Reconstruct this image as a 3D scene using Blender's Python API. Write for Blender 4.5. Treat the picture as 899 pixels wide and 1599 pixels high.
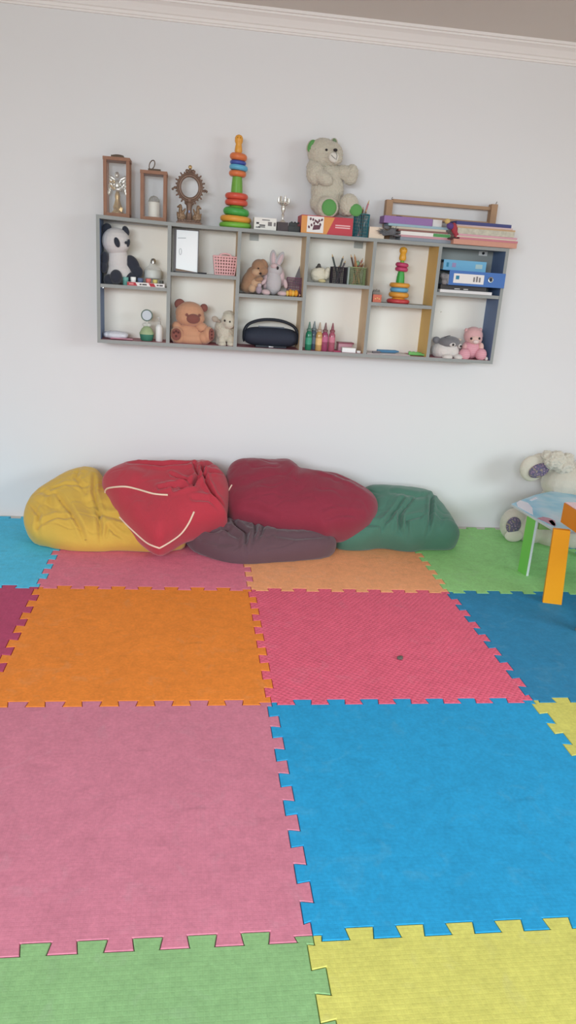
import bpy, bmesh, math, random
from mathutils import Vector, Matrix, noise
from mathutils.bvhtree import BVHTree
from mathutils.geometry import delaunay_2d_cdt
random.seed(7)
for o in list(bpy.data.objects): bpy.data.objects.remove(o)
SC = bpy.context.scene; COL = SC.collection; PI = math.pi

# ------------------------------------------------------------------ camera
FPX, ROLL, PITCH, YAW = 1171.41, 0.0691596, 0.3106283, 0.1406690
CP = Vector((-0.181587, -4.419126, 1.487600))
def cam_axes():
    cy, sy = math.cos(YAW), math.sin(YAW); cp, sp = math.cos(PITCH), math.sin(PITCH); cr, sr = math.cos(ROLL), math.sin(ROLL)
    fwd = Vector((sy*cp, cy*cp, -sp)); right = Vector((cy, -sy, 0)); up = right.cross(fwd)
    return right*cr + up*sr, up*cr - right*sr, fwd
CA, CB, CC = cam_axes()
cam = bpy.data.objects.new('camera', bpy.data.cameras.new('camera')); COL.objects.link(cam)
mw = Matrix((CA, CB, -CC)).transposed().to_4x4(); mw.translation = CP; cam.matrix_world = mw
cam.data.sensor_fit = 'VERTICAL'; cam.data.sensor_height = 36; cam.data.lens = FPX*36/1599
cam.data.clip_start = .05; SC.camera = cam

# ------------------------------------------------------------------ light and exposure
w = bpy.data.worlds.new('warm_room_fill'); SC.world = w; w.use_nodes = True
w.node_tree.nodes['Background'].inputs[0].default_value = (1.0, 0.86, 0.71, 1)  # warm even fill, added in place of bounce from the unseen room
w.node_tree.nodes['Background'].inputs[1].default_value = 0.65
def window_light(name, loc, target, sx, sy, power, col):
    l = bpy.data.lights.new(name, 'AREA'); l.shape = 'RECTANGLE'; l.size = sx; l.size_y = sy; l.energy = power; l.color = col; l.spread = math.radians(92)
    o = bpy.data.objects.new(name, l); COL.objects.link(o); o.location = loc
    o.rotation_euler = (Vector(target)-Vector(loc)).to_track_quat('-Z', 'Y').to_euler(); return o
window_light('window_daylight', (4.4, -4.6, 2.1), (1.4, -2.0, 0.0), 2.6, 1.2, 31, (0.80, 0.95, 1.02))
window_light('window_daylight_behind', (-1.6, -7.2, 2.1), (-0.3, -3.6, 0.0), 3.6, 1.2, 99, (0.83, 0.94, 1.04))
SC.view_settings.view_transform = 'Standard'; SC.view_settings.look = 'None'
SC.view_settings.exposure = 0.0; SC.view_settings.gamma = 1.0; SC.view_settings.use_curve_mapping = False

# ------------------------------------------------------------------ helpers
def at(u, v, y):
    d = CC + CA*((u-449.5)/FPX) - CB*((v-799.5)/FPX); t = (y-CP.y)/d.y
    return CP + d*t
def atz(u, v, z):
    d = CC + CA*((u-449.5)/FPX) - CB*((v-799.5)/FPX); t = (z-CP.z)/d.z
    return CP + d*t
def sc(u, v, y): return (at(u, v, y)-CP).dot(CC)/FPX
def lin(c, k=1.0):
    f = lambda x: (x/12.92 if x <= .04045 else ((x+.055)/1.055)**2.4)
    return tuple(min(1, f(x/255.)*k) for x in c) + (1,)
MATS = {}
def M(name, c, rough=.8, metal=0, var=.08, vs=6, bump=.15, bs=60, emis=None, trans=0, alpha=1, sheen=0, k=1.0, spec=.3):
    if name in MATS: return MATS[name]
    m = bpy.data.materials.new(name); m.use_nodes = True; nt = m.node_tree; b = nt.nodes['Principled BSDF']
    if not name.startswith('foam'):
        g_ = sum(c)/3; c = [x*.86+g_*.14 for x in c]  # haze mixed into the colour: all but the foam greyed slightly
    col = lin(c, k); b.inputs['Roughness'].default_value = rough; b.inputs['Metallic'].default_value = metal
    b.inputs['Specular IOR Level'].default_value = spec
    b.inputs['Transmission Weight'].default_value = trans; b.inputs['Alpha'].default_value = alpha
    if sheen: b.inputs['Sheen Weight'].default_value = sheen
    tc = nt.nodes.new('ShaderNodeTexCoord')
    n = nt.nodes.new('ShaderNodeTexNoise'); n.inputs['Scale'].default_value = vs; n.inputs['Detail'].default_value = 5
    nt.links.new(tc.outputs['Object'], n.inputs['Vector'])
    mx = nt.nodes.new('ShaderNodeMix'); mx.data_type = 'RGBA'
    mx.inputs[6].default_value = tuple(x*(1-var) for x in col[:3])+(1,); mx.inputs[7].default_value = tuple(min(1, x*(1+var)) for x in col[:3])+(1,)
    nt.links.new(n.outputs['Fac'], mx.inputs[0]); nt.links.new(mx.outputs[2], b.inputs['Base Color'])
    if bump:
        n2 = nt.nodes.new('ShaderNodeTexNoise'); n2.inputs['Scale'].default_value = bs; n2.inputs['Detail'].default_value = 4
        nt.links.new(tc.outputs['Object'], n2.inputs['Vector'])
        bp = nt.nodes.new('ShaderNodeBump'); bp.inputs['Strength'].default_value = bump; bp.inputs['Distance'].default_value = .004
        nt.links.new(n2.outputs['Fac'], bp.inputs['Height']); nt.links.new(bp.outputs[0], b.inputs['Normal'])
    MATS[name] = m; return m

ORG = {}
def tag(o, label=None, cat=None, group=None, kind=None):
    if label: o['label'] = label
    if cat: o['category'] = cat
    if group: o['group'] = group
    if kind: o['kind'] = kind
    return o
def thing(name, label, cat, loc, group=None):
    o = bpy.data.objects.new(name, None); COL.objects.link(o); o.location = loc; o.empty_display_size = .02
    ORG[o.name] = Vector(loc); return tag(o, label, cat, group)
def obj(name, bm, m, parent=None, loc=None, smooth=True, mods=None):
    """bm: bmesh or mesh in world coordinates; stored relative to the parent's (or its own) base."""
    if isinstance(bm, bmesh.types.BMesh):
        me = bpy.data.meshes.new(name); bmesh.ops.recalc_face_normals(bm, faces=bm.faces); bm.to_mesh(me); bm.free()
    else: me = bm; me.name = name
    if parent: org = ORG[parent.name]
    elif loc is not None: org = Vector(loc)
    else:
        xs = [v.co for v in me.vertices]; org = Vector((sum(v.x for v in xs)/len(xs), sum(v.y for v in xs)/len(xs), min(v.z for v in xs)))
    me.transform(Matrix.Translation(-org))
    for mm in (m if isinstance(m, (list, tuple)) else [m]): me.materials.append(mm)
    if smooth:
        for p in me.polygons: p.use_smooth = True
        if smooth != 'all':
            try: me.set_sharp_from_angle(angle=math.radians(38))
            except Exception: pass
    o = bpy.data.objects.new(name, me); COL.objects.link(o)
    if parent: o.parent = parent
    else: o.location = org
    ORG[o.name] = org
    return o
def structure(o): o['kind'] = 'structure'; return o
def NB(): return bmesh.new()
def box(bm, c, s, rot=None, bev=0, mi=0):
    t = bmesh.new(); bmesh.ops.create_cube(t, size=1)
    for v in t.verts: v.co = Vector((v.co.x*s[0], v.co.y*s[1], v.co.z*s[2]))
    if bev: bmesh.ops.bevel(t, geom=t.edges[:], offset=bev, segments=2, affect='EDGES', profile=.7)
    mt = Matrix.Translation(c) @ (rot.to_4x4() if rot else Matrix.Identity(4))
    merge(bm, t, mt, mi)
def merge(bm, t, mt=None, mi=0):
    t.verts.ensure_lookup_table(); vm = []
    for v in t.verts: vm.append(bm.verts.new(mt @ v.co if mt else v.co))
    for f in t.faces:
        try: nf = bm.faces.new([vm[v.index] for v in f.verts]); nf.material_index = mi
        except ValueError: pass
    t.free()
def bx(bm, x0, x1, y0, y1, z0, z1, bev=0, mi=0, rot=None):
    box(bm, Vector(((x0+x1)/2, (y0+y1)/2, (z0+z1)/2)), (abs(x1-x0), abs(y1-y0), abs(z1-z0)), rot, bev, mi)
def ell(bm, c, r, rot=None, seg=24, mi=0):
    t = bmesh.new(); bmesh.ops.create_uvsphere(t, u_segments=seg, v_segments=max(8, seg//2), radius=1)
    mt = Matrix.Translation(c) @ (rot.to_4x4() if rot else Matrix.Identity(4)) @ Matrix.Diagonal((r[0], r[1], r[2], 1))
    t.verts.index_update(); merge(bm, t, mt, mi)
def lathe(bm, x, y, z, prof, seg=32, sx=1, sy=1, rot=None, mi=0):
    """prof: (radius, height) from the bottom up; closes at both ends"""
    rings = []; o = Vector((x, y, z))
    for r, h in prof:
        ring = []
        for k in range(seg):
            a = 2*PI*k/seg; p = Vector((r*math.cos(a)*sx, r*math.sin(a)*sy, h))
            if rot: p = rot @ p
            ring.append(bm.verts.new(o+p))
        rings.append(ring)
    for a, b in zip(rings, rings[1:]):
        for k in range(seg): bm.faces.new((a[k], a[(k+1) % seg], b[(k+1) % seg], b[k])).material_index = mi
    bm.faces.new(list(reversed(rings[0]))).material_index = mi; bm.faces.new(rings[-1]).material_index = mi
def tube(bm, pts, r, seg=8, closed=False, mi=0, r2=None):
    pts = [Vector(p) for p in pts]; n = len(pts); rings = []; prev = None
    for i, p in enumerate(pts):
        a = pts[(i-1) % n] if (i > 0 or closed) else p; b = pts[(i+1) % n] if (i < n-1 or closed) else p
        t = (b-a).normalized()
        if prev is None: nrm = t.orthogonal().normalized()
        else: nrm = (prev - t*prev.dot(t)); nrm = nrm.normalized() if nrm.length > 1e-6 else t.orthogonal().normalized()
        prev = nrm; bi = t.cross(nrm); rr = r if r2 is None else r+(r2-r)*i/(n-1)
        rings.append([bm.verts.new(p + (nrm*math.cos(2*PI*k/seg) + bi*math.sin(2*PI*k/seg))*rr) for k in range(seg)])
    m_ = n if closed else n-1
    for i in range(m_):
        a, b = rings[i], rings[(i+1) % n]
        for k in range(seg): bm.faces.new((a[k], a[(k+1) % seg], b[(k+1) % seg], b[k])).material_index = mi
    if not closed: bm.faces.new(list(reversed(rings[0]))).material_index = mi; bm.faces.new(rings[-1]).material_index = mi
def prism(bm, pts, ext, mi=0):
    """pts: outline (3D, planar), ext: extrusion vector"""
    a = [bm.verts.new(Vector(p)) for p in pts]; b = [bm.verts.new(Vector(p)+Vector(ext)) for p in pts]; n = len(pts)
    bm.faces.new(a).material_index = mi; bm.faces.new(list(reversed(b))).material_index = mi
    for i in range(n): bm.faces.new((a[i], b[i], b[(i+1) % n], a[(i+1) % n])).material_index = mi
def RY(d): return Matrix.Rotation(math.radians(d), 3, 'Y')
def RZ(d): return Matrix.Rotation(math.radians(d), 3, 'Z')
def RX(d): return Matrix.Rotation(math.radians(d), 3, 'X')
def smoothline(pts, n=8, closed=False):
    P = [Vector(p) for p in pts]; out = []; L = len(P)
    rng = range(L if closed else L-1)
    for i in rng:
        g = lambda k: P[k % L] if closed else P[max(0, min(L-1, k))]
        p0, p1, p2, p3 = g(i-1), g(i), g(i+1), g(i+2)
        for j in range(n):
            t = j/n
            out.append(.5*((2*p1)+(p2-p0)*t+(2*p0-5*p1+4*p2-p3)*t*t+(3*p1-p0-3*p2+p3)*t**3))
    if not closed: out.append(P[-1])
    return out
def remeshed(bm, voxel, smooth=5, zmin=None, ymax=None, fuzz=0, fs=120):
    me = bpy.data.meshes.new('tmp'); bmesh.ops.recalc_face_normals(bm, faces=bm.faces); bm.to_mesh(me); bm.free()
    o = bpy.data.objects.new('tmp', me); COL.objects.link(o)
    r = o.modifiers.new('r', 'REMESH'); r.mode = 'VOXEL'; r.voxel_size = voxel
    s = o.modifiers.new('s', 'SMOOTH'); s.iterations = smooth; s.factor = .5
    dg = bpy.context.evaluated_depsgraph_get(); dg.update()
    out = bpy.data.meshes.new_from_object(o.evaluated_get(dg))
    bpy.data.objects.remove(o); bpy.data.meshes.remove(me)
    if fuzz:
        nn = [v.normal.copy() for v in out.vertices]
        for v, n in zip(out.vertices, nn): v.co += n*fuzz*(noise.noise(v.co*fs)+.6*noise.noise(v.co*fs*2.3))
    for v in out.vertices:
        if zmin is not None and v.co.z < zmin: v.co.z = zmin
        if ymax is not None and v.co.y > ymax: v.co.y = ymax
    return out
def px_blob(name, prims, m, parent, y0, zmin=None, voxel=.0035, smooth=4, fuzz=0, fs=120, ymax=-.004):
    """prims: (u, v, dy, ru, rv, ry[, rot]); radii in units of one photo pixel at that depth"""
    bm = NB()
    for e in prims:
        u, v, dy, ru, rv, ry = e[:6]; s = sc(u, v, y0); rot = e[6] if len(e) > 6 else 0
        ell(bm, at(u, v, y0)+Vector((0, dy*s, 0)), (ru*s, ry*s, rv*s), RY(rot), 20)
    if voxel: me = remeshed(bm, voxel, smooth, zmin, ymax, fuzz, fs); return obj(name, me, m, parent, smooth='all')
    return obj(name, bm, m, parent, smooth='all')

# ------------------------------------------------------------------ materials
def add_node(nt, t, **kw):
    n = nt.nodes.new(t)
    for k, v in kw.items(): setattr(n, k, v)
    return n
def foam(name, c, pattern='grid', k=1.0, strength=.2):
    m = M(name, c, rough=.72, var=.09, vs=5, bump=0, k=k, spec=.25)
    nt = m.node_tree; b = nt.nodes['Principled BSDF']; L = nt.links
    tc = [n for n in nt.nodes if n.type == 'TEX_COORD'][0]
    base = b.inputs['Base Color'].links[0].from_socket
    # small mottling and pale scuffs
    n1 = add_node(nt, 'ShaderNodeTexNoise'); n1.inputs['Scale'].default_value = 26; n1.inputs['Detail'].default_value = 8; n1.inputs['Roughness'].default_value = .7
    L.new(tc.outputs['Object'], n1.inputs['Vector'])
    mr = add_node(nt, 'ShaderNodeMapRange'); mr.inputs[1].default_value = .3; mr.inputs[2].default_value = .7; mr.inputs[3].default_value = .9; mr.inputs[4].default_value = 1.08
    L.new(n1.outputs['Fac'], mr.inputs[0])
    mul = add_node(nt, 'ShaderNodeVectorMath', operation='SCALE'); L.new(base, mul.inputs[0]); L.new(mr.outputs[0], mul.inputs['Scale'])
    n2 = add_node(nt, 'ShaderNodeTexNoise'); n2.inputs['Scale'].default_value = 9; n2.inputs['Detail'].default_value = 9; n2.inputs['Distortion'].default_value = 1.5
    L.new(tc.outputs['Object'], n2.inputs['Vector'])
    mr2 = add_node(nt, 'ShaderNodeMapRange'); mr2.inputs[1].default_value = .58; mr2.inputs[2].default_value = .75; mr2.inputs[3].default_value = 0; mr2.inputs[4].default_value = .25
    L.new(n2.outputs['Fac'], mr2.inputs[0])
    mx = add_node(nt, 'ShaderNodeMix', data_type='RGBA'); L.new(mr2.outputs[0], mx.inputs[0]); L.new(mul.outputs[0], mx.inputs[6]); mx.inputs[7].default_value = lin([x*.6+75 for x in c], k)
    L.new(mx.outputs[2], b.inputs['Base Color'])
    n3 = add_node(nt, 'ShaderNodeTexNoise'); n3.inputs['Scale'].default_value = 95; n3.inputs['Detail'].default_value = 3
    L.new(tc.outputs['Object'], n3.inputs['Vector']); mr3 = add_node(nt, 'ShaderNodeMapRange'); mr3.inputs[1].default_value = .25; mr3.inputs[2].default_value = .75; mr3.inputs[3].default_value = .92; mr3.inputs[4].default_value = 1.08
    L.new(n3.outputs['Fac'], mr3.inputs[0]); m3 = add_node(nt, 'ShaderNodeVectorMath', operation='SCALE'); L.new(mx.outputs[2], m3.inputs[0]); L.new(mr3.outputs[0], m3.inputs['Scale'])
    # scattered worn streaks, darker than the foam
    mp2 = add_node(nt, 'ShaderNodeMapping'); mp2.inputs['Scale'].default_value = (3.2, 11, 1); mp2.inputs['Rotation'].default_value = (0, 0, .5); L.new(tc.outputs['Object'], mp2.inputs[0])
    n4 = add_node(nt, 'ShaderNodeTexNoise'); n4.inputs['Scale'].default_value = 1.6; n4.inputs['Detail'].default_value = 6; L.new(mp2.outputs[0], n4.inputs['Vector'])
    mr4 = add_node(nt, 'ShaderNodeMapRange'); mr4.inputs[1].default_value = .60; mr4.inputs[2].default_value = .74; mr4.inputs[3].default_value = 1; mr4.inputs[4].default_value = .86
    L.new(n4.outputs['Fac'], mr4.inputs[0]); m4 = add_node(nt, 'ShaderNodeVectorMath', operation='SCALE'); L.new(m3.outputs[0], m4.inputs[0]); L.new(mr4.outputs[0], m4.inputs['Scale']); L.new(m4.outputs[0], b.inputs['Base Color'])
    # pressed surface pattern
    mp = add_node(nt, 'ShaderNodeMapping'); L.new(tc.outputs['Object'], mp.inputs[0])
    w1 = add_node(nt, 'ShaderNodeTexWave'); w2 = add_node(nt, 'ShaderNodeTexWave'); w1.bands_direction = 'X'; w2.bands_direction = 'Y'
    sc_ = 26 if pattern == 'grid' else 17
    if pattern == 'diamond': mp.inputs['Rotation'].default_value = (0, 0, math.radians(38))
    for ww in (w1, w2): ww.inputs['Scale'].default_value = sc_; ww.inputs['Distortion'].default_value = .25; L.new(mp.outputs[0], ww.inputs['Vector'])
    mn = add_node(nt, 'ShaderNodeMath', operation='MINIMUM'); L.new(w1.outputs['Fac'], mn.inputs[0]); L.new(w2.outputs['Fac'], mn.inputs[1])
    st = add_node(nt, 'ShaderNodeMapRange'); st.inputs[1].default_value = 0; st.inputs[2].default_value = .25 if pattern == 'grid' else .8; L.new(mn.outputs[0], st.inputs[0])
    ad = add_node(nt, 'ShaderNodeMath', operation='MULTIPLY_ADD'); L.new(n1.outputs['Fac'], ad.inputs[0]); ad.inputs[1].default_value = .5; L.new(st.outputs[0], ad.inputs[2])
    bp = add_node(nt, 'ShaderNodeBump'); bp.inputs['Strength'].default_value = strength; bp.inputs['Distance'].default_value = .0025 if pattern == 'diamond' else .001
    L.new(ad.outputs[0], bp.inputs['Height']); L.new(bp.outputs[0], b.inputs['Normal'])
    return m
G = 1.0
wall_m = M('wall_paint', (228, 226, 226), rough=.9, var=.015, vs=1.2, bump=.12, bs=9, spec=.15)
ceil_m = M('ceiling_paint', (222, 214, 206), rough=.95, var=.01, bump=0, spec=.1)
crown_m = M('crown_paint', (240, 234, 230), rough=.8, var=.01, bump=0, spec=.2)
subfloor_m = M('floor_tile_pale', (214, 210, 202), rough=.5, var=.05)
grey_m = M('grey_board', (150, 153, 150), rough=.55, var=.04, vs=14, bump=.05)
back_m = M('cream_back_panel', (250, 244, 232), rough=.8, var=.02, bump=.03)
tan_m = M('tan_board', (224, 192, 150), rough=.6, var=.06, vs=10, bump=.05)
ochre_m = M('ochre_board', (228, 182, 96), rough=.6, var=.06, vs=10, bump=.05)
blue_m = M('blue_board', (100, 124, 164), rough=.6, var=.05, vs=10, bump=.05)
maroon_m = M('maroon_board', (172, 92, 106), rough=.5, var=.08, vs=20, bump=.05)
white_plastic = M('white_plastic', (236, 236, 234), rough=.4, var=.02, bump=0)
black_plastic = M('black_plastic', (44, 46, 54), rough=.45, var=.05, bump=.05)
steel = M('steel', (190, 192, 190), rough=.25, metal=1, var=.03, bump=0)
def glass(name, c, tr=.85):
    if name in MATS: return MATS[name]
    m = bpy.data.materials.new(name); m.use_nodes = True; nt = m.node_tree; b = nt.nodes['Principled BSDF']
    b.inputs['Base Color'].default_value = lin(c); b.inputs['Roughness'].default_value = .08; b.inputs['Alpha'].default_value = 1-tr
    n = nt.nodes.new('ShaderNodeLayerWeight'); n.inputs[0].default_value = .35
    mr = nt.nodes.new('ShaderNodeMapRange'); mr.inputs[3].default_value = 1-tr; mr.inputs[4].default_value = min(1, 1.3-tr)
    nt.links.new(n.outputs['Facing'], mr.inputs[0]); nt.links.new(mr.outputs[0], b.inputs['Alpha'])
    MATS[name] = m; return m

# ------------------------------------------------------------------ room shell
CZ = 2.735
b = NB(); bx(b, -5, 5.5, -7.5, 0.2, -.06, -.014); structure(obj('floor', b, subfloor_m, smooth=False))
b = NB(); bx(b, -5, 5.5, 0, .2, -.014, CZ+.2); structure(obj('wall_back', b, wall_m, smooth=False))
b = NB(); bx(b, -5, 5.5, -7.5, 0, CZ, CZ+.2); structure(obj('ceiling', b, ceil_m, smooth=False))
# crown moulding: stepped profile swept along the wall
prof = [(0, 2.644), (.010, 2.644), (.012, 2.652), (.018, 2.655), (.018, 2.668), (.026, 2.672), (.034, 2.684), (.047, 2.700), (.064, 2.710), (.070, 2.712), (.070, 2.720), (.082, 2.722), (.084, 2.7349), (0, 2.7349)]
b = NB(); prism(b, [(-5, -y, z) for y, z in prof], (10.5, 0, 0)); structure(obj('trim_1', b, crown_m, smooth=False))

# ------------------------------------------------------------------ foam jigsaw mats
X0, Y0, TH = .1392, -1.0666, .013
HT = .017
def seam(kx):
    """teeth along a unit edge: list of (t, offset); the seam keeps to its line at both corners"""
    out = [(0, 0)]; p = .125
    for i in range(8):
        c = (i+kx)*p; o0 = 0 if i == 0 else -HT; o1 = 0 if i == 7 else -HT
        out += [(c-.028-(.003 if i == 0 else 0), o0), (c-.034, HT), (c+.034, HT), (c+.028, o1)]
    return out + [(1, 0)]
def seam_h(i, j):   # along +x, at y = Y0 - j, from column i ; wobble in a way shared by both tiles
    ph = .42
    return [Vector((X0+i+t, Y0-j-o*1.0)) for t, o in seam(ph)]
def seam_v(i, j):   # along -y, at x = X0 + i, row j (top y = Y0 - j + 1)
    ph = .46
    return [Vector((X0+i-o, Y0-j+1-t)) for t, o in seam(ph)]
def tile(i, j, m, label):
    """column i covers X0+i-1..X0+i ; row j covers Y0-j+1 .. Y0-j+... (row 0 touches the wall)"""
    top = seam_h(i-1, j-1); bot = seam_h(i-1, j); lft = seam_v(i-1, j); rgt = seam_v(i, j)
    loop = top[:-1] + rgt[:-1] + list(reversed(bot))[:-1] + list(reversed(lft))[:-1]
    loop = list(reversed(loop))   # ccw
    n = len(loop)
    def inset(d):
        out = []
        for k in range(n):
            a, c, e = loop[k-1], loop[k], loop[(k+1) % n]
            n1 = (c-a).normalized(); n2 = (e-c).normalized(); m1 = Vector((-n1.y, n1.x)); m2 = Vector((-n2.y, n2.x))
            s = m1+m2; l = max(.5, s.dot(m1)); out.append(c + s*(d/l))
        return out
    b = NB(); cen = Vector((X0+i-.5, Y0-j+.5, -TH))
    lv = [(inset(.0009), -TH), (inset(.0009), -.0022), (inset(.0026), 0)]
    rings = [[b.verts.new((p.x, p.y, z)) for p in L] for L, z in lv]
    for A, B_ in zip(rings, rings[1:]):
        for k in range(n): b.faces.new((A[k], A[(k+1) % n], B_[(k+1) % n], B_[k]))
    P2 = [v.co.xy.copy() for v in rings[-1]]
    vo, _, fo, ov, _, _ = delaunay_2d_cdt(P2, [(k, (k+1) % n) for k in range(n)], [], 1, 1e-6)
    top_v = [rings[-1][ov[k][0]] if ov[k] else b.verts.new((q.x, q.y, 0)) for k, q in enumerate(vo)]; bot_v = [rings[0][ov[k][0]] if ov[k] else None for k in range(len(vo))]
    for f in fo:
        b.faces.new([top_v[k] for k in f])
        if all(bot_v[k] for k in f): b.faces.new([bot_v[k] for k in reversed(f)])
    o = obj('foam_mat', b, m, loc=cen, smooth=False)
    tag(o, label, 'foam mat', 'interlocking foam floor mats'); return o
f_pink = foam('foam_dusty_pink', (208, 127, 147), strength=.18); f_rose = foam('foam_rose_diamond', (232, 102, 128), 'diamond', strength=.5)
f_pinkb = foam('foam_pink_back', (222, 122, 144)); f_mag = foam('foam_magenta', (184, 74, 110))
f_or = foam('foam_orange', (238, 138, 54), strength=.2); f_or2 = foam('foam_light_orange', (250, 172, 122))
f_bl = foam('foam_blue', (40, 158, 210), strength=.15); f_bl2 = foam('foam_deep_blue', (46, 134, 178)); f_teal = foam('foam_sky_blue', (84, 196, 234))
f_gr = foam('foam_green', (156, 216, 138)); f_gr2 = foam('foam_pale_green', (140, 182, 124)); f_ye = foam('foam_yellow', (212, 206, 108))
tile(-1, 0, f_teal, 'sky blue foam mat against the wall left of the yellow bag')
tile(0, 0, f_pinkb, 'dusty pink foam mat under the yellow and red bags')
tile(1, 0, f_or2, 'light orange foam mat under the brown and green bags')
tile(2, 0, f_gr, 'grass green foam mat by the wall under the plush elephant')
tile(-1, 1, f_mag, 'magenta foam mat at the left edge beside the bright orange mat')
tile(0, 1, f_or, 'bright orange foam mat in the second row from the wall')
tile(1, 1, f_rose, 'rose foam mat with diamond texture and a small dark crumb on it')
tile(2, 1, f_bl2, 'deep blue foam mat under the orange legged table')
tile(0, 2, f_pink, 'large dusty pink foam mat in the foreground left')
tile(1, 2, f_bl, 'large bright blue foam mat in the foreground centre')
tile(2, 2, f_ye, 'small visible corner of pale yellow foam mat at right edge')
tile(0, 3, f_gr2, 'pale green foam mat at the bottom left nearest the camera')
tile(1, 3, foam('foam_yellow_near', (211, 206, 108)), 'yellow foam mat at the bottom right nearest the camera')
# a few more of the same floor just outside the frame
tile(3, 0, foam('foam_blue_o', (46, 140, 190)), 'blue foam mat beyond the plush elephant')
tile(3, 1, f_or2, 'orange foam mat right of the deep blue mat')
tile(-1, 2, f_gr2, 'green foam mat left of the large dusty pink mat')
tile(3, 2, f_pinkb, 'pink foam mat right of the yellow corner mat')
tile(-1, 3, f_bl, 'blue foam mat left of the pale green mat')
tile(2, 3, f_pink, 'pink foam mat right of the near yellow mat')

# ------------------------------------------------------------------ wall shelf
SL, SR, ST, SB, SD = -.684, 1.552, 1.685, 1.050, .190
DIV = [-.309, .058, .425, .792, 1.160]
SHZ = [1.357, 1.440, 1.353, 1.437, 1.352, 1.430]   # top surface of each middle shelf
BZ = SB+.019
root = thing('wall_shelf', 'long grey wooden wall shelf with twelve open compartments, holding toys', 'shelf', ((SL+SR)/2, 0, SB))
def faces_by(bm, fn):
    for f in bm.faces: f.normal_update(); f.material_index = fn(f)
    return bm
def topz(x): return ST + .013*max(0, (-.15-x)/.53)**1.3
b = NB(); nseg = 24
pts = [SL+(SR-SL)*k/nseg for k in range(nseg+1)]
v = [[b.verts.new((x, y, topz(x)-dz)) for y, dz in ((-SD, 0), (0, 0), (0, .018), (-SD, .018))] for x in pts]
for k in range(nseg):
    for q in range(4): b.faces.new((v[k][q], v[k][(q+1) % 4], v[k+1][(q+1) % 4], v[k+1][q]))
b.faces.new(v[0]); b.faces.new(list(reversed(v[-1])))
obj('top_board', b, grey_m, root, smooth=False)
b = NB(); bx(b, SL, SR, -SD, 0, SB, BZ)
obj('bottom_board', faces_by(b, lambda f: 1 if f.normal.z > .5 else 0), [grey_m, maroon_m], root, smooth=False)
def upright(name, x0, x1, lm, rm):
    b = NB(); bx(b, x0, x1, -SD, -.004, BZ, topz((x0+x1)/2)-.018)
    obj(name, faces_by(b, lambda f: 1 if f.normal.x < -.5 else (2 if f.normal.x > .5 else 0)), [grey_m, lm, rm], root, smooth=False)
upright('side_board', SL, SL+.018, grey_m, blue_m); upright('side_board', SR-.018, SR, blue_m, grey_m)
for k, x in enumerate(DIV): upright('divider', x-.0095, x+.0095, [tan_m, tan_m, tan_m, tan_m, ochre_m][k] if k < 3 else ochre_m if k == 4 else tan_m, grey_m)
xs = [SL+.009]+DIV+[SR-.009]
for k in range(6):
    b = NB(); bx(b, xs[k]+.0096, xs[k+1]-.0096, -SD+.002, -.004, SHZ[k]-.018, SHZ[k]); obj('middle_shelf', b, grey_m, root, smooth=False)
b = NB(); bx(b, SL+.018, SR-.018, -.004, -.0005, BZ, ST-.018); obj('back_panel', b, back_m, root, smooth=False)
b = NB(); bx(b, DIV[4]+.0096, SR-.0185, -.0075, -.0042, SHZ[5]+.002, ST-.0185); o = obj('grey_backing', b, M('grey_backing', (158, 162, 158), var=.03, bump=0), root, smooth=False)
o['label'] = 'grey backing behind the blue binders'
for u0, u1 in ((390, 404), (554, 568)):
    b = NB(); p = at(u0, 368, -.006); q = at(u1, 368, -.006); bx(b, p.x, q.x, -.0085, -.0042, ST-.052, ST-.0185, .001)
    for xx in (.3, .7): lathe(b, p.x+(q.x-p.x)*xx, -.0085, ST-.036, [(.0022, 0), (.0022, .0015)], 10, rot=RX(90))
    obj('mounting_plate', b, M('plate_grey', (176, 178, 172), rough=.4, var=.03), root)
b = NB(); p = at(748, 391, -.01); q = at(760, 400, -.01); bx(b, p.x, q.x, -.013, -.0077, q.z, p.z, .001)
br = obj('mounting_plate', b, white_plastic, root); b = NB(); c = (p+q)/2; lathe(b, c.x, -.013, c.z, [(.008, 0), (.008, .002), (.003, .003)], 14, rot=RX(90)); obj('screw', b, black_plastic, br)
for u, v_ in ((161, 449), (372, 440), (777, 465), (688, 487), (592, 481)):
    b = NB(); c = at(u, v_, -.17); lathe(b, c.x, -.172, c.z, [(.0035, 0), (.0035, .003)], 10, rot=RX(90)); obj('shelf_pin', b, steel, root)

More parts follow.
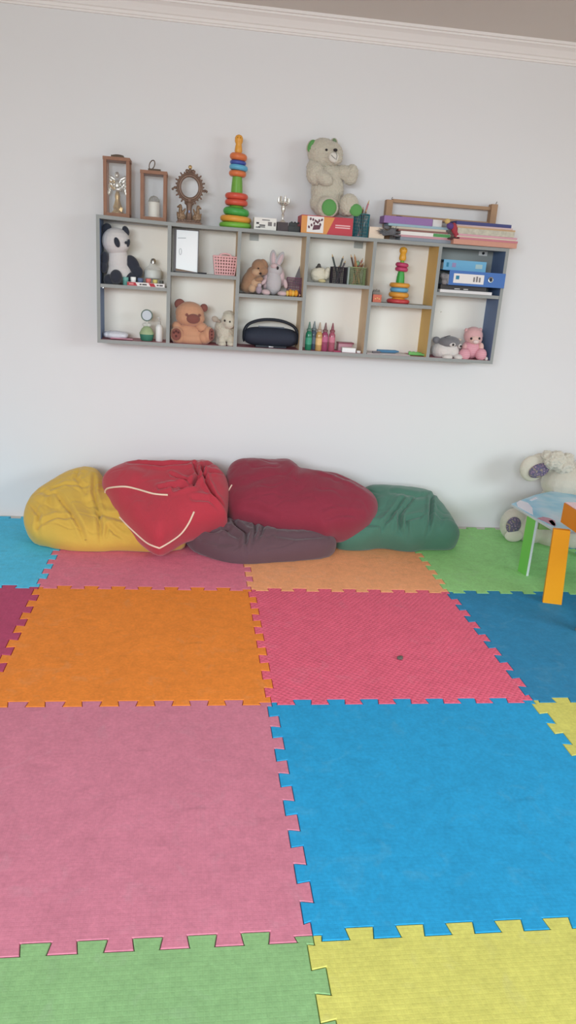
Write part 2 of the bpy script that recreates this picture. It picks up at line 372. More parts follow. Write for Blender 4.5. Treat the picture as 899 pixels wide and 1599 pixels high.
# ------------------------------------------------------------------ things on top of the shelf
wood = M('lantern_wood', (158, 112, 88), rough=.7, var=.15, vs=30, bump=.2)
bronze = M('antique_bronze', (128, 100, 84), rough=.45, metal=.35, var=.3, vs=50, bump=.4)
gold = M('old_gold', (196, 160, 104), rough=.35, metal=.6, var=.2, vs=60, bump=.3)
silver = M('silver_leaf', (214, 208, 196), rough=.3, metal=.7, var=.15, vs=60, bump=.3)
TY = -.10
def lantern(u0, u1, vt, vb, label, tilt):
    p = at(u0, vb, TY); q = at(u1, vb, TY); t = at((u0+u1)/2, vt, TY); x0, x1 = p.x, q.x; z0 = topz((x0+x1)/2); h = t.z-z0; d = (x1-x0)*.95
    r = thing('lantern', label, 'lantern', ((x0+x1)/2, TY, z0)); cx = (x0+x1)/2; W2 = (x1-x0)/2; pw = .017
    for sx in (-1, 1):
        for sy in (-1, 1):
            b = NB(); bx(b, cx+sx*W2, cx+sx*(W2-pw), TY+sy*d/2, TY+sy*(d/2-pw), z0+.018, z0+h-.016, .001); obj('corner_post', b, wood, r, smooth=False)
    b = NB(); bx(b, cx-W2, cx+W2, TY-d/2, TY+d/2, z0, z0+.018, .001); obj('base', b, wood, r, smooth=False)
    b = NB(); bx(b, cx-W2-.002, cx+W2+.002, TY-d/2-.002, TY+d/2+.002, z0+h-.016, z0+h, .001); obj('lid', b, wood, r, smooth=False)
    b = NB(); bx(b, cx-W2*.45, cx+W2*.5, TY-d*.25, TY+d*.25, z0+h, z0+h+.012, .001); cap = obj('cap', b, M('lantern_cap', (108, 92, 76), var=.1), r, smooth=False)
    b = NB()
    if tilt: tube(b, [(cx+.0+math.cos(a)*.013-.012+math.sin(a)*.006, TY+math.cos(a)*.004, z0+h+.012+.021+math.sin(a)*.022) for a in [2*PI*k/24 for k in range(24)]], .0028, 8, True)
    else: tube(b, [(cx-W2*.35+W2*.8*k/8, TY-.01*math.sin(PI*k/8), z0+h+.0135+.002*math.sin(PI*k/8)) for k in range(9)], .0028, 8)
    obj('handle', b, M('lantern_ring', (112, 92, 78), rough=.4, metal=.5, var=.1), cap)
    for sy in (-1, 1):
        b = NB(); bx(b, cx-W2+pw, cx+W2-pw, TY+sy*(d/2-.008)-.0008, TY+sy*(d/2-.008)+.0008, z0+.018, z0+h-.016); g = obj('glass_pane', b, glass('pane_glass', (225, 228, 226), .97), r, smooth=False)
    return cx, z0+.018, h, r
cx, z, h, _ = lantern(163.5, 203.5, 247.5, 333, 'tall wooden lantern at the left end of the shelf top', False)
# gilded angel in the tall lantern
r = thing('angel_figurine', 'gilded angel figurine with silver wings inside the tall lantern', 'figurine', (cx, TY, z))
S = .0034
b = NB(); lathe(b, cx, TY, z, [(.030, 0), (.031, .006), (.025, .012), (.020, .02), (.024, .03), (.017, .05), (.012, .07), (.014, .085), (.011, .1), (.006, .11)], 20)
box(b, Vector((cx+.012, TY-.008, z+.02)), (.03, .02, .028), RY(12), .003); obj('robe', b, gold, r)
b = NB(); ell(b, Vector((cx, TY-.004, z+.135)), (.019, .015, .028)); ell(b, Vector((cx+.006, TY-.012, z+.118)), (.022, .012, .012)); ell(b, Vector((cx-.014, TY-.008, z+.145)), (.007, .007, .018), RY(35)); ell(b, Vector((cx+.014, TY-.008, z+.145)), (.007, .007, .018), RY(-35))
tube(b, [(cx+.016*math.cos(a), TY-.012, z+.125+.014*math.sin(a)) for a in [PI*k/10+PI for k in range(11)]], .003, 8)
obj('torso', remeshed(b, .0025, 2), silver, r, smooth='all')
b = NB(); ell(b, Vector((cx-.002, TY-.004, z+.185)), (.012, .012, .014)); ell(b, Vector((cx-.002, TY-.001, z+.192)), (.012, .012, .010)); obj('head', remeshed(b, .002, 2), silver, r, smooth='all')
for s_ in (-1, 1):
    b = NB()
    for k in range(6): ell(b, Vector((cx+s_*(.026+.0035*k), TY+.004, z+.172-.014*k)), (.0075, .003, .021-.0015*k), RY(s_*(58-13*k)), 12)
    obj('wing', b, silver, r)
    b = NB()
    for q, (ax, az, ar) in enumerate(((.020, .150, .010), (.030, .128, .008), (.018, .118, .009), (.034, .150, .006))):
        tube(b, [(cx+s_*ax+ar*(1-t/16)*math.cos(t*.75)*s_, TY-.018-.001*q, z+az+ar*(1-t/16)*math.sin(t*.75)) for t in range(14)], .0019, 6)
    obj('scroll', b, silver if s_ > 0 else gold, r)
cx, z, h, _ = lantern(220, 260, 268.5, 338.5, 'short wooden lantern with a ring handle, second from the left', True)
r = thing('candle_jar', 'white candle holder with lacy arched top inside the short lantern', 'candle', (cx, TY, z))
b = NB(); lathe(b, cx, TY, z, [(.026, 0), (.029, .003), (.029, .075), (.026, .078), (.02, .076)], 28); obj('candle', b, M('candle_wax', (236, 230, 216), rough=.5, var=.04), r)
b = NB()
for k in range(8):
    a = PI*k/8; tube(b, [(cx+.028*math.cos(t)*math.cos(a), TY+.028*math.cos(t)*math.sin(a), z+.076+.030*math.sin(t)) for t in [PI*q/14 for q in range(15)]], .0016, 6)
tube(b, [(cx+.028*math.cos(t), TY+.028*math.sin(t), z+.078) for t in [2*PI*q/24 for q in range(24)]], .0025, 6, True)
obj('lace_top', b, M('lace', (168, 162, 148), rough=.5), r)

# baroque ring stand
p = at(295, 342, TY); cx = p.x; z = topz(cx)
r = thing('ornate_ring_stand', 'ornate bronze round frame on a base of two griffins', 'ornament', (cx, TY, z))
b = NB(); box(b, Vector((cx, TY, z+.006)), (.135, .06, .012), None, .003); box(b, Vector((cx, TY, z+.017)), (.122, .052, .010), None, .003)
for k in range(9): ell(b, Vector((cx-.056+.014*k, TY-.026, z+.014)), (.006, .005, .006), None, 10)
obj('base', b, bronze, r)
for s_ in (-1, 1):
    b = NB(); g = lambda dx, dz, rx, rz, ro=0, ry=.012: ell(b, Vector((cx+s_*dx, TY-.006, z+dz)), (rx, ry, rz), RY(s_*ro), 16)
    g(.042, .045, .014, .024, 12, .014); g(.050, .030, .014, .012, 0, .014); g(.046, .072, .009, .020, -14); g(.047, .090, .009, .009); g(.057, .086, .009, .005, 30)
    g(.030, .062, .006, .022, -30, .01); g(.060, .042, .005, .020, 10); g(.036, .026, .012, .007); g(.024, .04, .006, .015, 20)
    obj('griffin', remeshed(b, .0025, 2), M('griffin_bronze', (152, 120, 92), rough=.45, metal=.35, var=.3, vs=60, bump=.3), r, smooth='all')
b = NB(); lathe(b, cx, TY, z+.02, [(.024, 0), (.016, .01), (.018, .03), (.013, .045), (.015, .07), (.020, .085), (.012, .095), (.014, .105)], 20, sy=.8)
obj('stem', b, bronze, r)
b = NB(); ell(b, Vector((cx, TY-.016, z+.064)), (.005, .004, .008), None, 12); obj('stone', b, M('blue_stone', (150, 160, 200), rough=.15, bump=0), r)
RC = z+.184
b = NB()
for k in range(40):
    pass
tube(b, [(cx+.053*math.cos(a), TY, RC+.057*math.sin(a)) for a in [2*PI*k/56 for k in range(56)]], .0085, 10, True)
tube(b, [(cx+.0635*math.cos(a), TY, RC+.068*math.sin(a)) for a in [2*PI*k/56 for k in range(56)]], .0055, 8, True)
for k in range(26):
    a = 2*PI*k/26+.05; R1 = .071+.004*(k % 2); l_ = .009 if k % 2 else .0055
    ell(b, Vector((cx+R1*math.cos(a), TY, RC+(R1+.004)*math.sin(a))), (l_, .004, .0045), RY(-math.degrees(a)), 10)
for s_ in (-1, 1): tube(b, [(cx+s_*.068, TY, RC-.010), (cx+s_*.082, TY, RC-.008), (cx+s_*.088, TY, RC-.012)], .004, 8); ell(b, Vector((cx+s_*.088, TY, RC-.014)), (.0065, .006, .0065), None, 12)
for dx in (-.016, 0, .016): ell(b, Vector((cx+dx, TY, RC+.078+.004*(dx == 0))), (.009, .006, .010), None, 12)
ell(b, Vector((cx, TY, RC-.078)), (.026, .010, .012), None, 16)
obj('round_frame', b, bronze, r)
b = NB(); ell(b, Vector((cx, TY, RC+.098)), (.010, .006, .010), None, 14); obj('crest', b, gold, r)

# stacking ring towers
def ringprof(r, h, n=10):
    out = []
    for k in range(n+1):
        a = -PI/2+PI*k/n; out.append((r-h/2+h/2*math.cos(a), h/2+h/2*math.sin(a)))
    return [(r*.3, 0)]+out+[(r*.3, h)]
def col_m(c): return M('toy_%02x%02x%02x' % c, c, rough=.4, var=.04, bump=.03, spec=.45)
def ring_tower(u, vb, y, z0, label, spec, topc, s):
    cx = at(u, vb, y).x; r = thing('stacking_ring_toy', label, 'stacking toy', (cx, y, z0), 'stacking ring toys')
    hh = sum(e[1] for e in spec if e[0] > 0)
    z = z0
    for e in spec:
        rad, h, c = e[0]*s, e[1]*s, e[2]; tilt = e[3] if len(e) > 3 else 0; dx = (e[4] if len(e) > 4 else 0)*s
        b = NB()
        if rad < 0:   # cone section
            lathe(b, cx+dx, y, z, [(-rad, 0), (-rad*.92, h*.5), (-rad*(e[5] if len(e) > 5 else .82), h)], 28); obj('cone_section', b, col_m(c), r)
        else:
            pr = ringprof(rad, h); lathe(b, cx+dx, y, z, [(a, q) for a, q in pr], 36, rot=RY(tilt)); obj('ring', b, col_m(c), r)
        z += h
    b = NB(); rr, h2 = topc[0]*s, topc[1]*s
    lathe(b, cx, y, z-.003, [(rr*.75, 0), (rr*.95, h2*.15), (rr*.85, h2*.35), (rr*.72, h2*.5), (rr*.98, h2*.64), (rr*1.0, h2*.82), (rr*.7, h2*.95), (rr*.2, h2)], 24)
    tp = obj('top_figure', b, col_m(topc[2]), r)
    b = NB()
    for s_ in (-1, 1): ell(b, Vector((cx+s_*rr*.35, y-rr*.92, z+h2*.78)), (.0018, .0015, .0022), None, 8)
    obj('eye', b, black_plastic, tp)
O_, Y_, GR, BL, LB, RD, LG, MG = (232, 116, 58), (236, 158, 48), (66, 172, 70), (64, 84, 172), (88, 176, 214), (226, 82, 58), (118, 190, 56), (204, 58, 104)
s = sc(367, 300, TY)
ring_tower(367.5, 348, TY, topz(.05), 'tall stacking ring tower with green base standing on top of the shelf',
  [(25.5, 8.5, LG), (24.5, 9.5, Y_, 2), (20.5, 12, GR, 4), (-12, 3, LG, 0, 0), (18, 9.2, RD, 1), (18, 9.2, RD, 1), (-9.2, 23.5, (112, 176, 56), 0, 0), (13.5, 9, O_, 2), (14.5, 8, LB, 5, 1), (12.5, 6, BL, 3), (13.5, 10.5, O_, 5)],
  (6.3, 27, (240, 160, 44)), s)
YS = -.105
s = sc(620, 430, YS)
ring_tower(621, 472, YS, SHZ[4], 'smaller stacking ring tower with red base inside the fifth upper compartment',
  [(18, 6.5, (212, 62, 66), 0, 0), (-11, 2.5, Y_, 0, 0), (16, 8, Y_, 1), (14.5, 7, (92, 170, 214)), (16, 7, Y_), (-6.6, 17, (58, 176, 66), 0, 0, .7), (10.2, 6.5, MG, 3), (10.2, 6.5, MG, 4), (-3.4, 4, LG, 0, 0, .8)],
  (6, 20, (242, 168, 36)), s)

# boxes on top
def put_box(name, label, cat, u0, u1, vt, y0, y1, z0, m, rot=0, group=None, bev=.0015):
    um = (u0+u1)/2; x0 = at(u0, vt, y0).x; x1 = at(u1, vt, y0).x; zt = at(um, vt, y0).z
    b = NB(); box(b, Vector(((x0+x1)/2, (y0+y1)/2, (z0+zt)/2)), (x1-x0, abs(y1-y0), zt-z0), RZ(rot) if rot else None, bev)
    o = obj(name, b, m, smooth=False); tag(o, label, cat, group); return o, x0, x1, zt
def plate(name, x0, x1, y, z0, z1, m, parent, d=.0008):
    b = NB(); bx(b, x0, x1, y-d, y, z0, z1); return obj(name, b, m, parent, smooth=False)
ink = M('dark_ink', (70, 66, 70), var=.1, bump=0)
ZT = topz(.5)
o, x0, x1, zt = put_box('small_carton', 'small white carton with grey print beside the stacking tower', 'box', 397, 432, 340, -.17, -.10, ZT, M('white_card', (232, 228, 220), rough=.6, var=.03, bump=0))
hx = (x1-x0)
for a, c, d, e in ((.08, .28, .15, .22), (.1, .22, .45, .6), (.24, .5, .32, .42), (.2, .5, .2, .27), (.62, .8, .35, .68), (.88, .97, .35, .65), (.35, .7, .78, .84)):
    plate('printed_mark', x0+hx*a, x0+hx*c, -.17, ZT+(zt-ZT)*d, ZT+(zt-ZT)*e, ink if a < .6 else M('grey_ink', (130, 124, 124), bump=0), o)
# trophy
cx = at(440.5, 352, -.14).x; s = sc(440, 340, -.14)
r = thing('trophy', 'small silver trophy cup on a dark square base', 'trophy', (cx, -.14, ZT))
b = NB(); box(b, Vector((cx, -.14, ZT+6.7*s)), (17*s, 15*s, 13.4*s), None, .001); obj('base', b, M('dark_brown_base', (74, 62, 64), rough=.4, var=.05), r, smooth=False)
b = NB(); lathe(b, cx, -.14, ZT+13.4*s, [(5*s, 0), (4.5*s, 1.5*s), (1.6*s, 4*s), (1.2*s, 8*s), (2.4*s, 11*s), (1.4*s, 13*s), (2.8*s, 17*s), (3.4*s, 21*s), (2*s, 25*s), (2.2*s, 26*s), (3*s, 28*s)], 20); obj('stem', b, silver, r)
b = NB(); zc = ZT+39*s
for k in range(9):
    a = 2*PI*k/9; tube(b, smoothline([(cx+math.cos(a)*2*s, -.14+math.sin(a)*2*s, zc-1*s), (cx+math.cos(a)*8*s, -.14+math.sin(a)*6*s, zc+3*s), (cx+math.cos(a)*8.5*s, -.14+math.sin(a)*6*s, zc+(9+(k*5 % 4)*1.3)*s)], 5), 1.1*s, 7)
    ell(b, Vector((cx+math.cos(a)*5*s, -.14+math.sin(a)*4*s, zc+3.5*s)), (2.4*s, 1.6*s, 1.6*s), None, 8)
obj('wreath_cup', b, silver, r)
# small black toy camera-like clip
cx = at(458.5, 354, -.14).x
b = NB(); box(b, Vector((cx, -.14, ZT+4.6*s)), (19*s, 13*s, 9.2*s), None, .003); box(b, Vector((cx-1*s, -.14, ZT+11*s)), (13*s, 9*s, 5*s), RY(4), .002)
for k in range(6): ell(b, Vector((cx+(k-2.5)*2.6*s, -.148, ZT+(12.5+(k % 2)*1.5)*s)), (1.8*s, 1.6*s, 1.9*s), None, 8)
r = obj('black_gadget', b, M('black_rubber', (58, 60, 60), rough=.5, var=.1), smooth=True); tag(r, 'small knobbly black gadget lying right of the trophy', 'gadget')
b = NB(); lathe(b, cx-1*s, -.1466, ZT+5*s, [(3.4*s, 0), (3.4*s, 2*s), (2.4*s, 2.6*s)], 18, rot=RX(90)); obj('dial', b, M('dial_grey', (84, 88, 84), rough=.3), r)
# long orange and red box
o, x0, x1, zt = put_box('board_game_box', 'long orange and red carton the white teddy bear sits on', 'box', 471, 552, 338, -.175, -.015, ZT, M('red_card', (206, 62, 74), rough=.5, var=.04, bump=0))
H_ = zt-ZT; hx = x1-x0
orange_c = M('orange_card', (232, 152, 76), rough=.5, var=.04, bump=0)
b = NB(); prism(b, [(x0, -.1751, ZT+.001), (x0+hx*.50, -.1751, ZT+.001), (x0+hx*.64, -.1751, zt-.004), (x0, -.1751, zt-.004)], (0, -.0006, 0)); obj('orange_panel', b, orange_c, o, smooth=False)
pp = plate('picture_panel', x0+hx*.11, x0+hx*.43, -.1758, ZT+.006, zt-.004, M('white_print', (236, 230, 226), bump=0), o)
b = NB()
random.seed(3)
for k in range(11): ell(b, Vector((x0+hx*(.15+.024*k), -.1768, ZT+H_*(.35+.45*abs(math.sin(k*1.7))))), (.0055, .0006, .0075), RY(random.uniform(-40, 40)), 10)
prism(b, [(x0+hx*.22, -.1768, ZT+H_*.2), (x0+hx*.36, -.1768, ZT+H_*.25), (x0+hx*.38, -.1768, ZT+H_*.5), (x0+hx*.24, -.1768, ZT+H_*.48)], (0, -.0004, 0))
obj('printed_picture', b, M('plum_ink', (112, 72, 84), var=.3, vs=90, bump=0), pp)
for q in (.52, .40): plate('printed_line', x0+hx*.66, x0+hx*.95, -.1752, ZT+H_*q, ZT+H_*(q+.06), M('pale_pink_ink', (240, 190, 190), bump=0), o)
# white teddy on the box
fur = M('white_fur', (202, 192, 172), rough=1, var=.12, vs=45, bump=.9, bs=160, sheen=.4)
fgreen = M('green_felt', (96, 164, 86), rough=.95, var=.06, bump=.3)
BY = -.095; BZT = zt
r = thing('teddy_bear', 'large white fluffy teddy bear with green ears and paw pads', 'soft toy', (at(515, 338, BY).x, BY, BZT))
px_blob('body', [(511, 297, 0, 26, 32, 17), (511, 318, 0, 28, 20, 18), (514, 270, 0, 22, 14, 15)], fur, r, BY, zmin=BZT, fuzz=.0035, fs=140)
hd = px_blob('head', [(504, 240, -3, 25, 22, 18), (516, 242, -8, 18, 18, 15), (521, 250, -16, 11, 9, 10)], fur, r, BY, fuzz=.0035, fs=140)
px_blob('arm', [(490, 272, -12, 14, 17, 11), (502, 280, -18, 16, 10, 9, 25), (486, 262, -8, 9, 10, 9)], fur, r, BY, fuzz=.0035, fs=140)
px_blob('arm', [(535, 270, -4, 16, 11, 10), (548, 272, -6, 10, 14, 10), (545, 280, -6, 11, 9, 9)], fur, r, BY, fuzz=.0035, fs=140)
for (u, v_, du) in ((508, 326, 0), (541, 322, 0)):
    lg = px_blob('leg', [(u, v_-1, -20, 17 if u < 530 else 15, 16, 9), (u-2, v_+2, -8, 16, 14, 13)], fur, r, BY, zmin=BZT, fuzz=.003, fs=140)
    px_blob('paw_pad', [(u+1 if u < 530 else u+9, v_ if u < 530 else v_+8, -28 if u < 530 else -27, 11.5 if u < 530 else 10, 12 if u < 530 else 9, 3.5)], fgreen, lg, BY, voxel=0)
px_blob('ear', [(484, 229, -4, 6, 10, 4, 22)], fur, r, BY, fuzz=.002); px_blob('ear_lining', [(485, 229, -8, 5.5, 9.5, 3, 22)], fgreen, r, BY, voxel=0)
px_blob('ear', [(521, 222, -4, 5.5, 6, 4, -30)], fur, r, BY, fuzz=.002); px_blob('ear_lining', [(521, 222, -8, 3, 4.5, 2.2, -30)], M('green_grey_felt', (118, 140, 104)), r, BY, voxel=0)
nose_m = M('black_nose', (44, 38, 38), rough=.4)
px_blob('nose', [(519, 238, -25.5, 3.3, 2.3, 2.5)], nose_m, r, BY, voxel=0)
px_blob('eye', [(506, 237, -20.5, 2, 1.8, 2)], nose_m, r, BY, voxel=0)
px_blob('muzzle', [(517, 249, -23, 8, 7.5, 5)], M('muzzle_white', (226, 220, 208), rough=1, sheen=.3), r, BY, voxel=0)
b = NB(); tube(b, [at(u, v_, BY)+Vector((0, -.0975, 0)) for u, v_ in ((512, 246), (516, 250), (520, 253), (521, 247), (519, 241))], .0011, 6); obj('mouth_stitch', b, nose_m, r)

# teal mesh pencil cup
def cup(name, label, u0, u1, vt, y, z0, m, square=False, mesh=True, group=None, d=None):
    x0 = at(u0, vt, y).x; x1 = at(u1, vt, y).x; zt = at((u0+u1)/2, vt, y).z; cx = (x0+x1)/2; R_ = (x1-x0)/2; h = zt-z0; d = d or R_
    r = thing(name, label, 'pencil holder', (cx, y, z0), group)
    b = NB()
    if square:
        def ring(z, rr, t=.0012):
            p = [(cx-rr, y-d, z), (cx+rr, y-d, z), (cx+rr, y+d, z), (cx-rr, y+d, z)]
            for i in range(4): tube(b, [p[i], p[(i+1) % 4]], t, 6)
        n = 9
        for i in range(n+1):
            for sgn in (-1, 1):
                xx = cx-R_+2*R_*i/n; yy = y-d+2*d*i/n
                tube(b, [(xx, y+sgn*d, z0), (xx, y+sgn*d, zt)], .0011, 5); tube(b, [(cx+sgn*R_, yy, z0), (cx+sgn*R_, yy, zt)], .0011, 5)
        for k in range(9): ring(z0+.001+h*k/9, R_, .0009)
        obj('mesh_wall', b, m, r)
        b = NB(); ring(zt, R_, .0026); obj('rim', b, m, r)
        b = NB(); bx(b, cx-R_, cx+R_, y-d, y+d, z0, z0+.003); obj('base', b, m, r)
    else:
        for i in range(26):
            a = 2*PI*i/26; tube(b, [(cx+R_*.93*math.cos(a), y+R_*.93*math.sin(a), z0), (cx+R_*math.cos(a), y+R_*math.sin(a), zt)], .0016, 5)
        for k in range(7): tube(b, [(cx+R_*(.93+.07*k/7)*math.cos(a), y+R_*(.93+.07*k/7)*math.sin(a), z0+.002+h*k/7) for a in [2*PI*q/28 for q in range(28)]], .001, 5, True)
        obj('mesh_wall', b, m, r)
        b = NB(); tube(b, [(cx+R_*math.cos(a), y+R_*math.sin(a), zt) for a in [2*PI*q/28 for q in range(28)]], .0024, 6, True); obj('rim', b, m, r)
        b = NB(); lathe(b, cx, y, z0, [(R_*.93, 0), (R_*.93, .003)], 28); obj('base', b, m, r)
    return cx, zt, R_, h
def pencil(cx, y, z0, dx, dy, L, c, label, group, rad=.0035, u0=0, cat='pencil'):
    """leans from (cx+u0, y) at z0 towards dx, dy at its top"""
    a = Vector((cx+u0, y, z0)); t = Vector((cx+dx, y+dy, z0+L)); d = t-a
    m = M('pencil_%02x%02x%02x' % c, c, rough=.5, var=.05, bump=0)
    r = thing('pencil', label, cat, a, group)
    b = NB(); tube(b, [a, a+d*.9], rad, 6); obj('barrel', b, m, r)
    b = NB(); tube(b, [a+d*.9, t], rad*.95, 6, r2=rad*.15); obj('tip', b, M('pencil_wood', (206, 170, 120), bump=0) if sum(c) > 150 else m, r)
tealm = M('teal_mesh', (32, 118, 132), rough=.4, metal=.2, var=.05, bump=0)
cx, zt, R_, h = cup('pencil_cup', 'round teal mesh pencil cup on the shelf top beside the teddy', 553, 577, 335, -.15, ZT, tealm)
gp = 'pens in the teal cup'
for k, (u0, dx, dy, L, c, nm) in enumerate([(.012, -.034, .01, .098, (150, 140, 138), 'grey pen leaning left in the teal cup'), (.005, -.012, -.01, .118, (62, 50, 52), 'dark pen standing in the teal cup, left of centre'), (-.012, .034, .006, .162, (196, 120, 128), 'long pink pencil leaning right in the teal cup'), (0, .006, .015, .132, (120, 92, 76), 'brown pencil upright in the middle of the teal cup'), (-.005, .02, -.012, .122, (128, 106, 92), 'taupe pencil right of centre in the teal cup'), (-.014, .038, .012, .092, (188, 186, 190), 'short pale pencil at the right rim of the teal cup'), (.01, -.002, -.014, .104, (92, 70, 66), 'dark brown pencil at the front of the teal cup')]):
    pencil(cx, -.15, ZT+.004, dx, dy, L*1.16, c, nm, gp, u0=u0, rad=.0048)
o, *_ = put_box('cream_block', 'small cream box beside the teal pencil cup', 'box', 577, 601, 354.5, -.175, -.12, ZT, M('cream_card', (232, 208, 184), rough=.6, var=.03, bump=0))

# wooden rack behind the papers
wd = M('pale_wood', (178, 138, 104), rough=.65, var=.1, vs=18, bump=.1)
xa = at(606, 330, -.05).x; xb = at(768, 340, -.05).x; zt = at(690, 317, -.05).z; s = sc(690, 330, -.05)
r = thing('wooden_rack', 'low pale wooden rack with a top rail, behind the paper stacks', 'rack', ((xa+xb)/2, -.045, ZT))
for xx, hh in ((xa, at(606, 312, -.05).z), (xb, at(768, 319, -.05).z)):
    b = NB(); bx(b, xx-5*s, xx+5*s, -.07, -.02, ZT, hh, .002); up = obj('upright', b, wd, r)
    b = NB(); tube(b, [(xx+4*s, -.045, hh-.004), (xx+4*s, -.045, hh+.008), (xx+5*s, -.045, hh+.016)], .0022, 6); obj('pin', b, M('dull_metal', (130, 120, 110), metal=.6, rough=.4), up)
b = NB(); bx(b, xa+5*s, xb-5*s, -.058, -.036, zt-.018, zt, .002); obj('top_rail', b, wd, r)
zl = at(690, 341, -.05).z; b = NB(); bx(b, xa+5*s, xb-5*s, -.058, -.036, zl-.018, zl, .002); obj('lower_rail', b, wd, r)

# papers and folders
STACK = {}
def sheets(name, label, cat, u0, u1, v0, v1, y0, y1, m, rot=0, group=None, n=None, um=None, wav=0, kw_=''):
    """a slab of paper whose front long edge spans u0..u1, from height pixel v1 (bottom) to v0 (top)"""
    uc = (u0+u1)/2; x0 = at(u0, v0, y0).x; x1 = at(u1, v0, y0).x; z1 = at(uc, v0, y0).z; z0 = at(uc, v1, y0).z
    dz = z1-z0; st = STACK.get(group, [topz(.9)+.0005]*2); z0 = st[0] if 'beside' in kw_ else st[1]; z0 += .0004
    STACK[group] = [z0, z0+dz]; wav = 0
    b = NB(); N = 14; R_ = RZ(rot); c = Vector(((x0+x1)/2, (y0+y1)/2, 0)); g = []
    for i in range(N+1):
        x = (x0-x1)/2+(x1-x0)*i/N; wv = wav*(math.sin(i*.9+u0)*.5+math.sin(i*.37))
        col = []
        for yy, zz in ((-(y1-y0)/2, 0), ((y1-y0)/2, 0), ((y1-y0)/2, dz), (-(y1-y0)/2, dz)):
            p = R_ @ Vector((x, yy, 0)); col.append(b.verts.new(c+Vector((p.x, p.y, z0+zz+wv))))
        g.append(col)
    for i in range(N):
        for q in range(4): b.faces.new((g[i][q], g[i][(q+1) % 4], g[i+1][(q+1) % 4], g[i+1][q]))
    b.faces.new(g[0]); b.faces.new(list(reversed(g[-1])))
    o = obj(name, b, m, smooth=False); tag(o, label, cat, group); return o
def paper_m(name, c): return M(name, c, rough=.7, var=.06, vs=40, bump=0)
gl = 'folders and papers in the left stack on the shelf'
sheets('paper_stack', 'thin grey blue folder at the very bottom of the left stack', 'folder', 625, 706, 369.3, 374.5, -.185, -.078, paper_m('p_greyblue', (140, 148, 160)), 0, gl)
sheets('magazine', 'pink spined booklet low in the left stack', 'booklet', 622, 704, 366.0, 369.3, -.186, -.078, paper_m('p_pink', (206, 150, 158)), .5, gl)
o = sheets('writing_pad', 'white writing pad in the left stack, over the pink booklet', 'notepad', 626, 704, 360.4, 366.0, -.186, -.078, paper_m('p_white', (232, 228, 222)), -.5, gl)
p0 = at(677, 361, -.187); p1 = at(703, 366, -.187); plate('green_band', p0.x, p1.x, -.1866, STACK[gl][1]-.017, STACK[gl][1]-.001, paper_m('p_green', (84, 158, 88)), o)
sheets('folder', 'brown red folder in the middle of the left stack', 'folder', 622, 700, 357.2, 360.4, -.18, -.078, paper_m('p_brown', (150, 104, 96)), 1, gl, wav=.0012)
sheets('paper_sheaf', 'loose cream papers above the brown folder in the left stack', 'paper', 612, 697, 353.8, 357.2, -.178, -.078, paper_m('p_cream', (206, 192, 170)), -1, gl, wav=.0008)
sheets('folder', 'pale blue folder just under the purple binder', 'folder', 606, 700, 350.0, 353.8, -.182, -.078, paper_m('p_paleblue', (150, 182, 196)), 1, gl)
o = sheets('ring_binder', 'purple binder topping the left paper stack', 'binder', 600, 676, 338.6, 350.0, -.183, -.078, paper_m('p_purple', (150, 112, 172)), 0, gl)
sheets('paper_sheaf', 'white papers standing right of the purple binder', 'paper', 676.5, 691, 338.6, 349.6, -.17, -.078, paper_m('p_white2', (222, 218, 216)), 0, gl, kw_='beside')
b = NB(); p = at(620, 335, -.1); q = at(632, 337.5, -.1); tube(b, [p, (p+q)/2+Vector((0, 0, .003)), q], .002, 6); ell(b, p, (.005, .004, .003), None, 10); zt_ = at(638, 338.6, -.183).z
zt_ = STACK[gl][1]; zm_ = min(v.co.z for v in b.verts)
for v in b.verts: v.co.z += zt_-zm_+.0003
o = obj('hair_clip', b, black_plastic); tag(o, 'small dark clip lying on the purple binder', 'clip')
gr_ = 'folders and papers in the right stack on the shelf'
sheets('folder', 'salmon coloured folder at the bottom of the right stack', 'folder', 706, 808, 376.6, 384.6, -.215, -.078, paper_m('p_salmon', (212, 148, 126)), 3.0, gr_)
sheets('folder', 'rose folder second from the bottom of the right stack', 'folder', 716, 809, 373.4, 376.6, -.213, -.078, paper_m('p_rose', (206, 122, 134)), 2, gr_, wav=.0008)
sheets('paper_sheaf', 'cream sheaf between two pink folders in the right stack', 'paper', 712, 806, 371.2, 373.4, -.21, -.078, paper_m('p_cream2', (220, 200, 180)), 1, gr_, wav=.0008)
sheets('folder', 'light pink folder under the newspapers in the right stack', 'folder', 714, 808, 368.2, 371.2, -.21, -.078, paper_m('p_lpink', (218, 158, 170)), 2.4, gr_, wav=.0006)
sheets('newspaper', 'folded greyish newspapers bulging in the middle of the right stack', 'newspaper', 714, 804, 359.4, 368.2, -.21, -.078, M('newsprint', (196, 190, 170), rough=.8, var=.35, vs=55, bump=.3), .5, gr_, wav=.002)
sheets('paper_sheaf', 'tan envelopes above the newspapers in the right stack', 'envelope', 712, 805, 356.6, 359.4, -.205, -.078, paper_m('p_tan', (204, 164, 124)), 1.5, gr_, wav=.0008)
sheets('paper_sheaf', 'pinkish papers under the navy folder', 'paper', 712, 801, 354.2, 356.6, -.2, -.078, paper_m('p_rosegrey', (214, 184, 182)), -1.2, gr_, wav=.0008)
sheets('folder', 'navy blue folder topping the right stack', 'folder', 712, 799, 348.8, 354.2, -.20, -.078, paper_m('p_navy', (72, 76, 132)), 1.0, gr_)
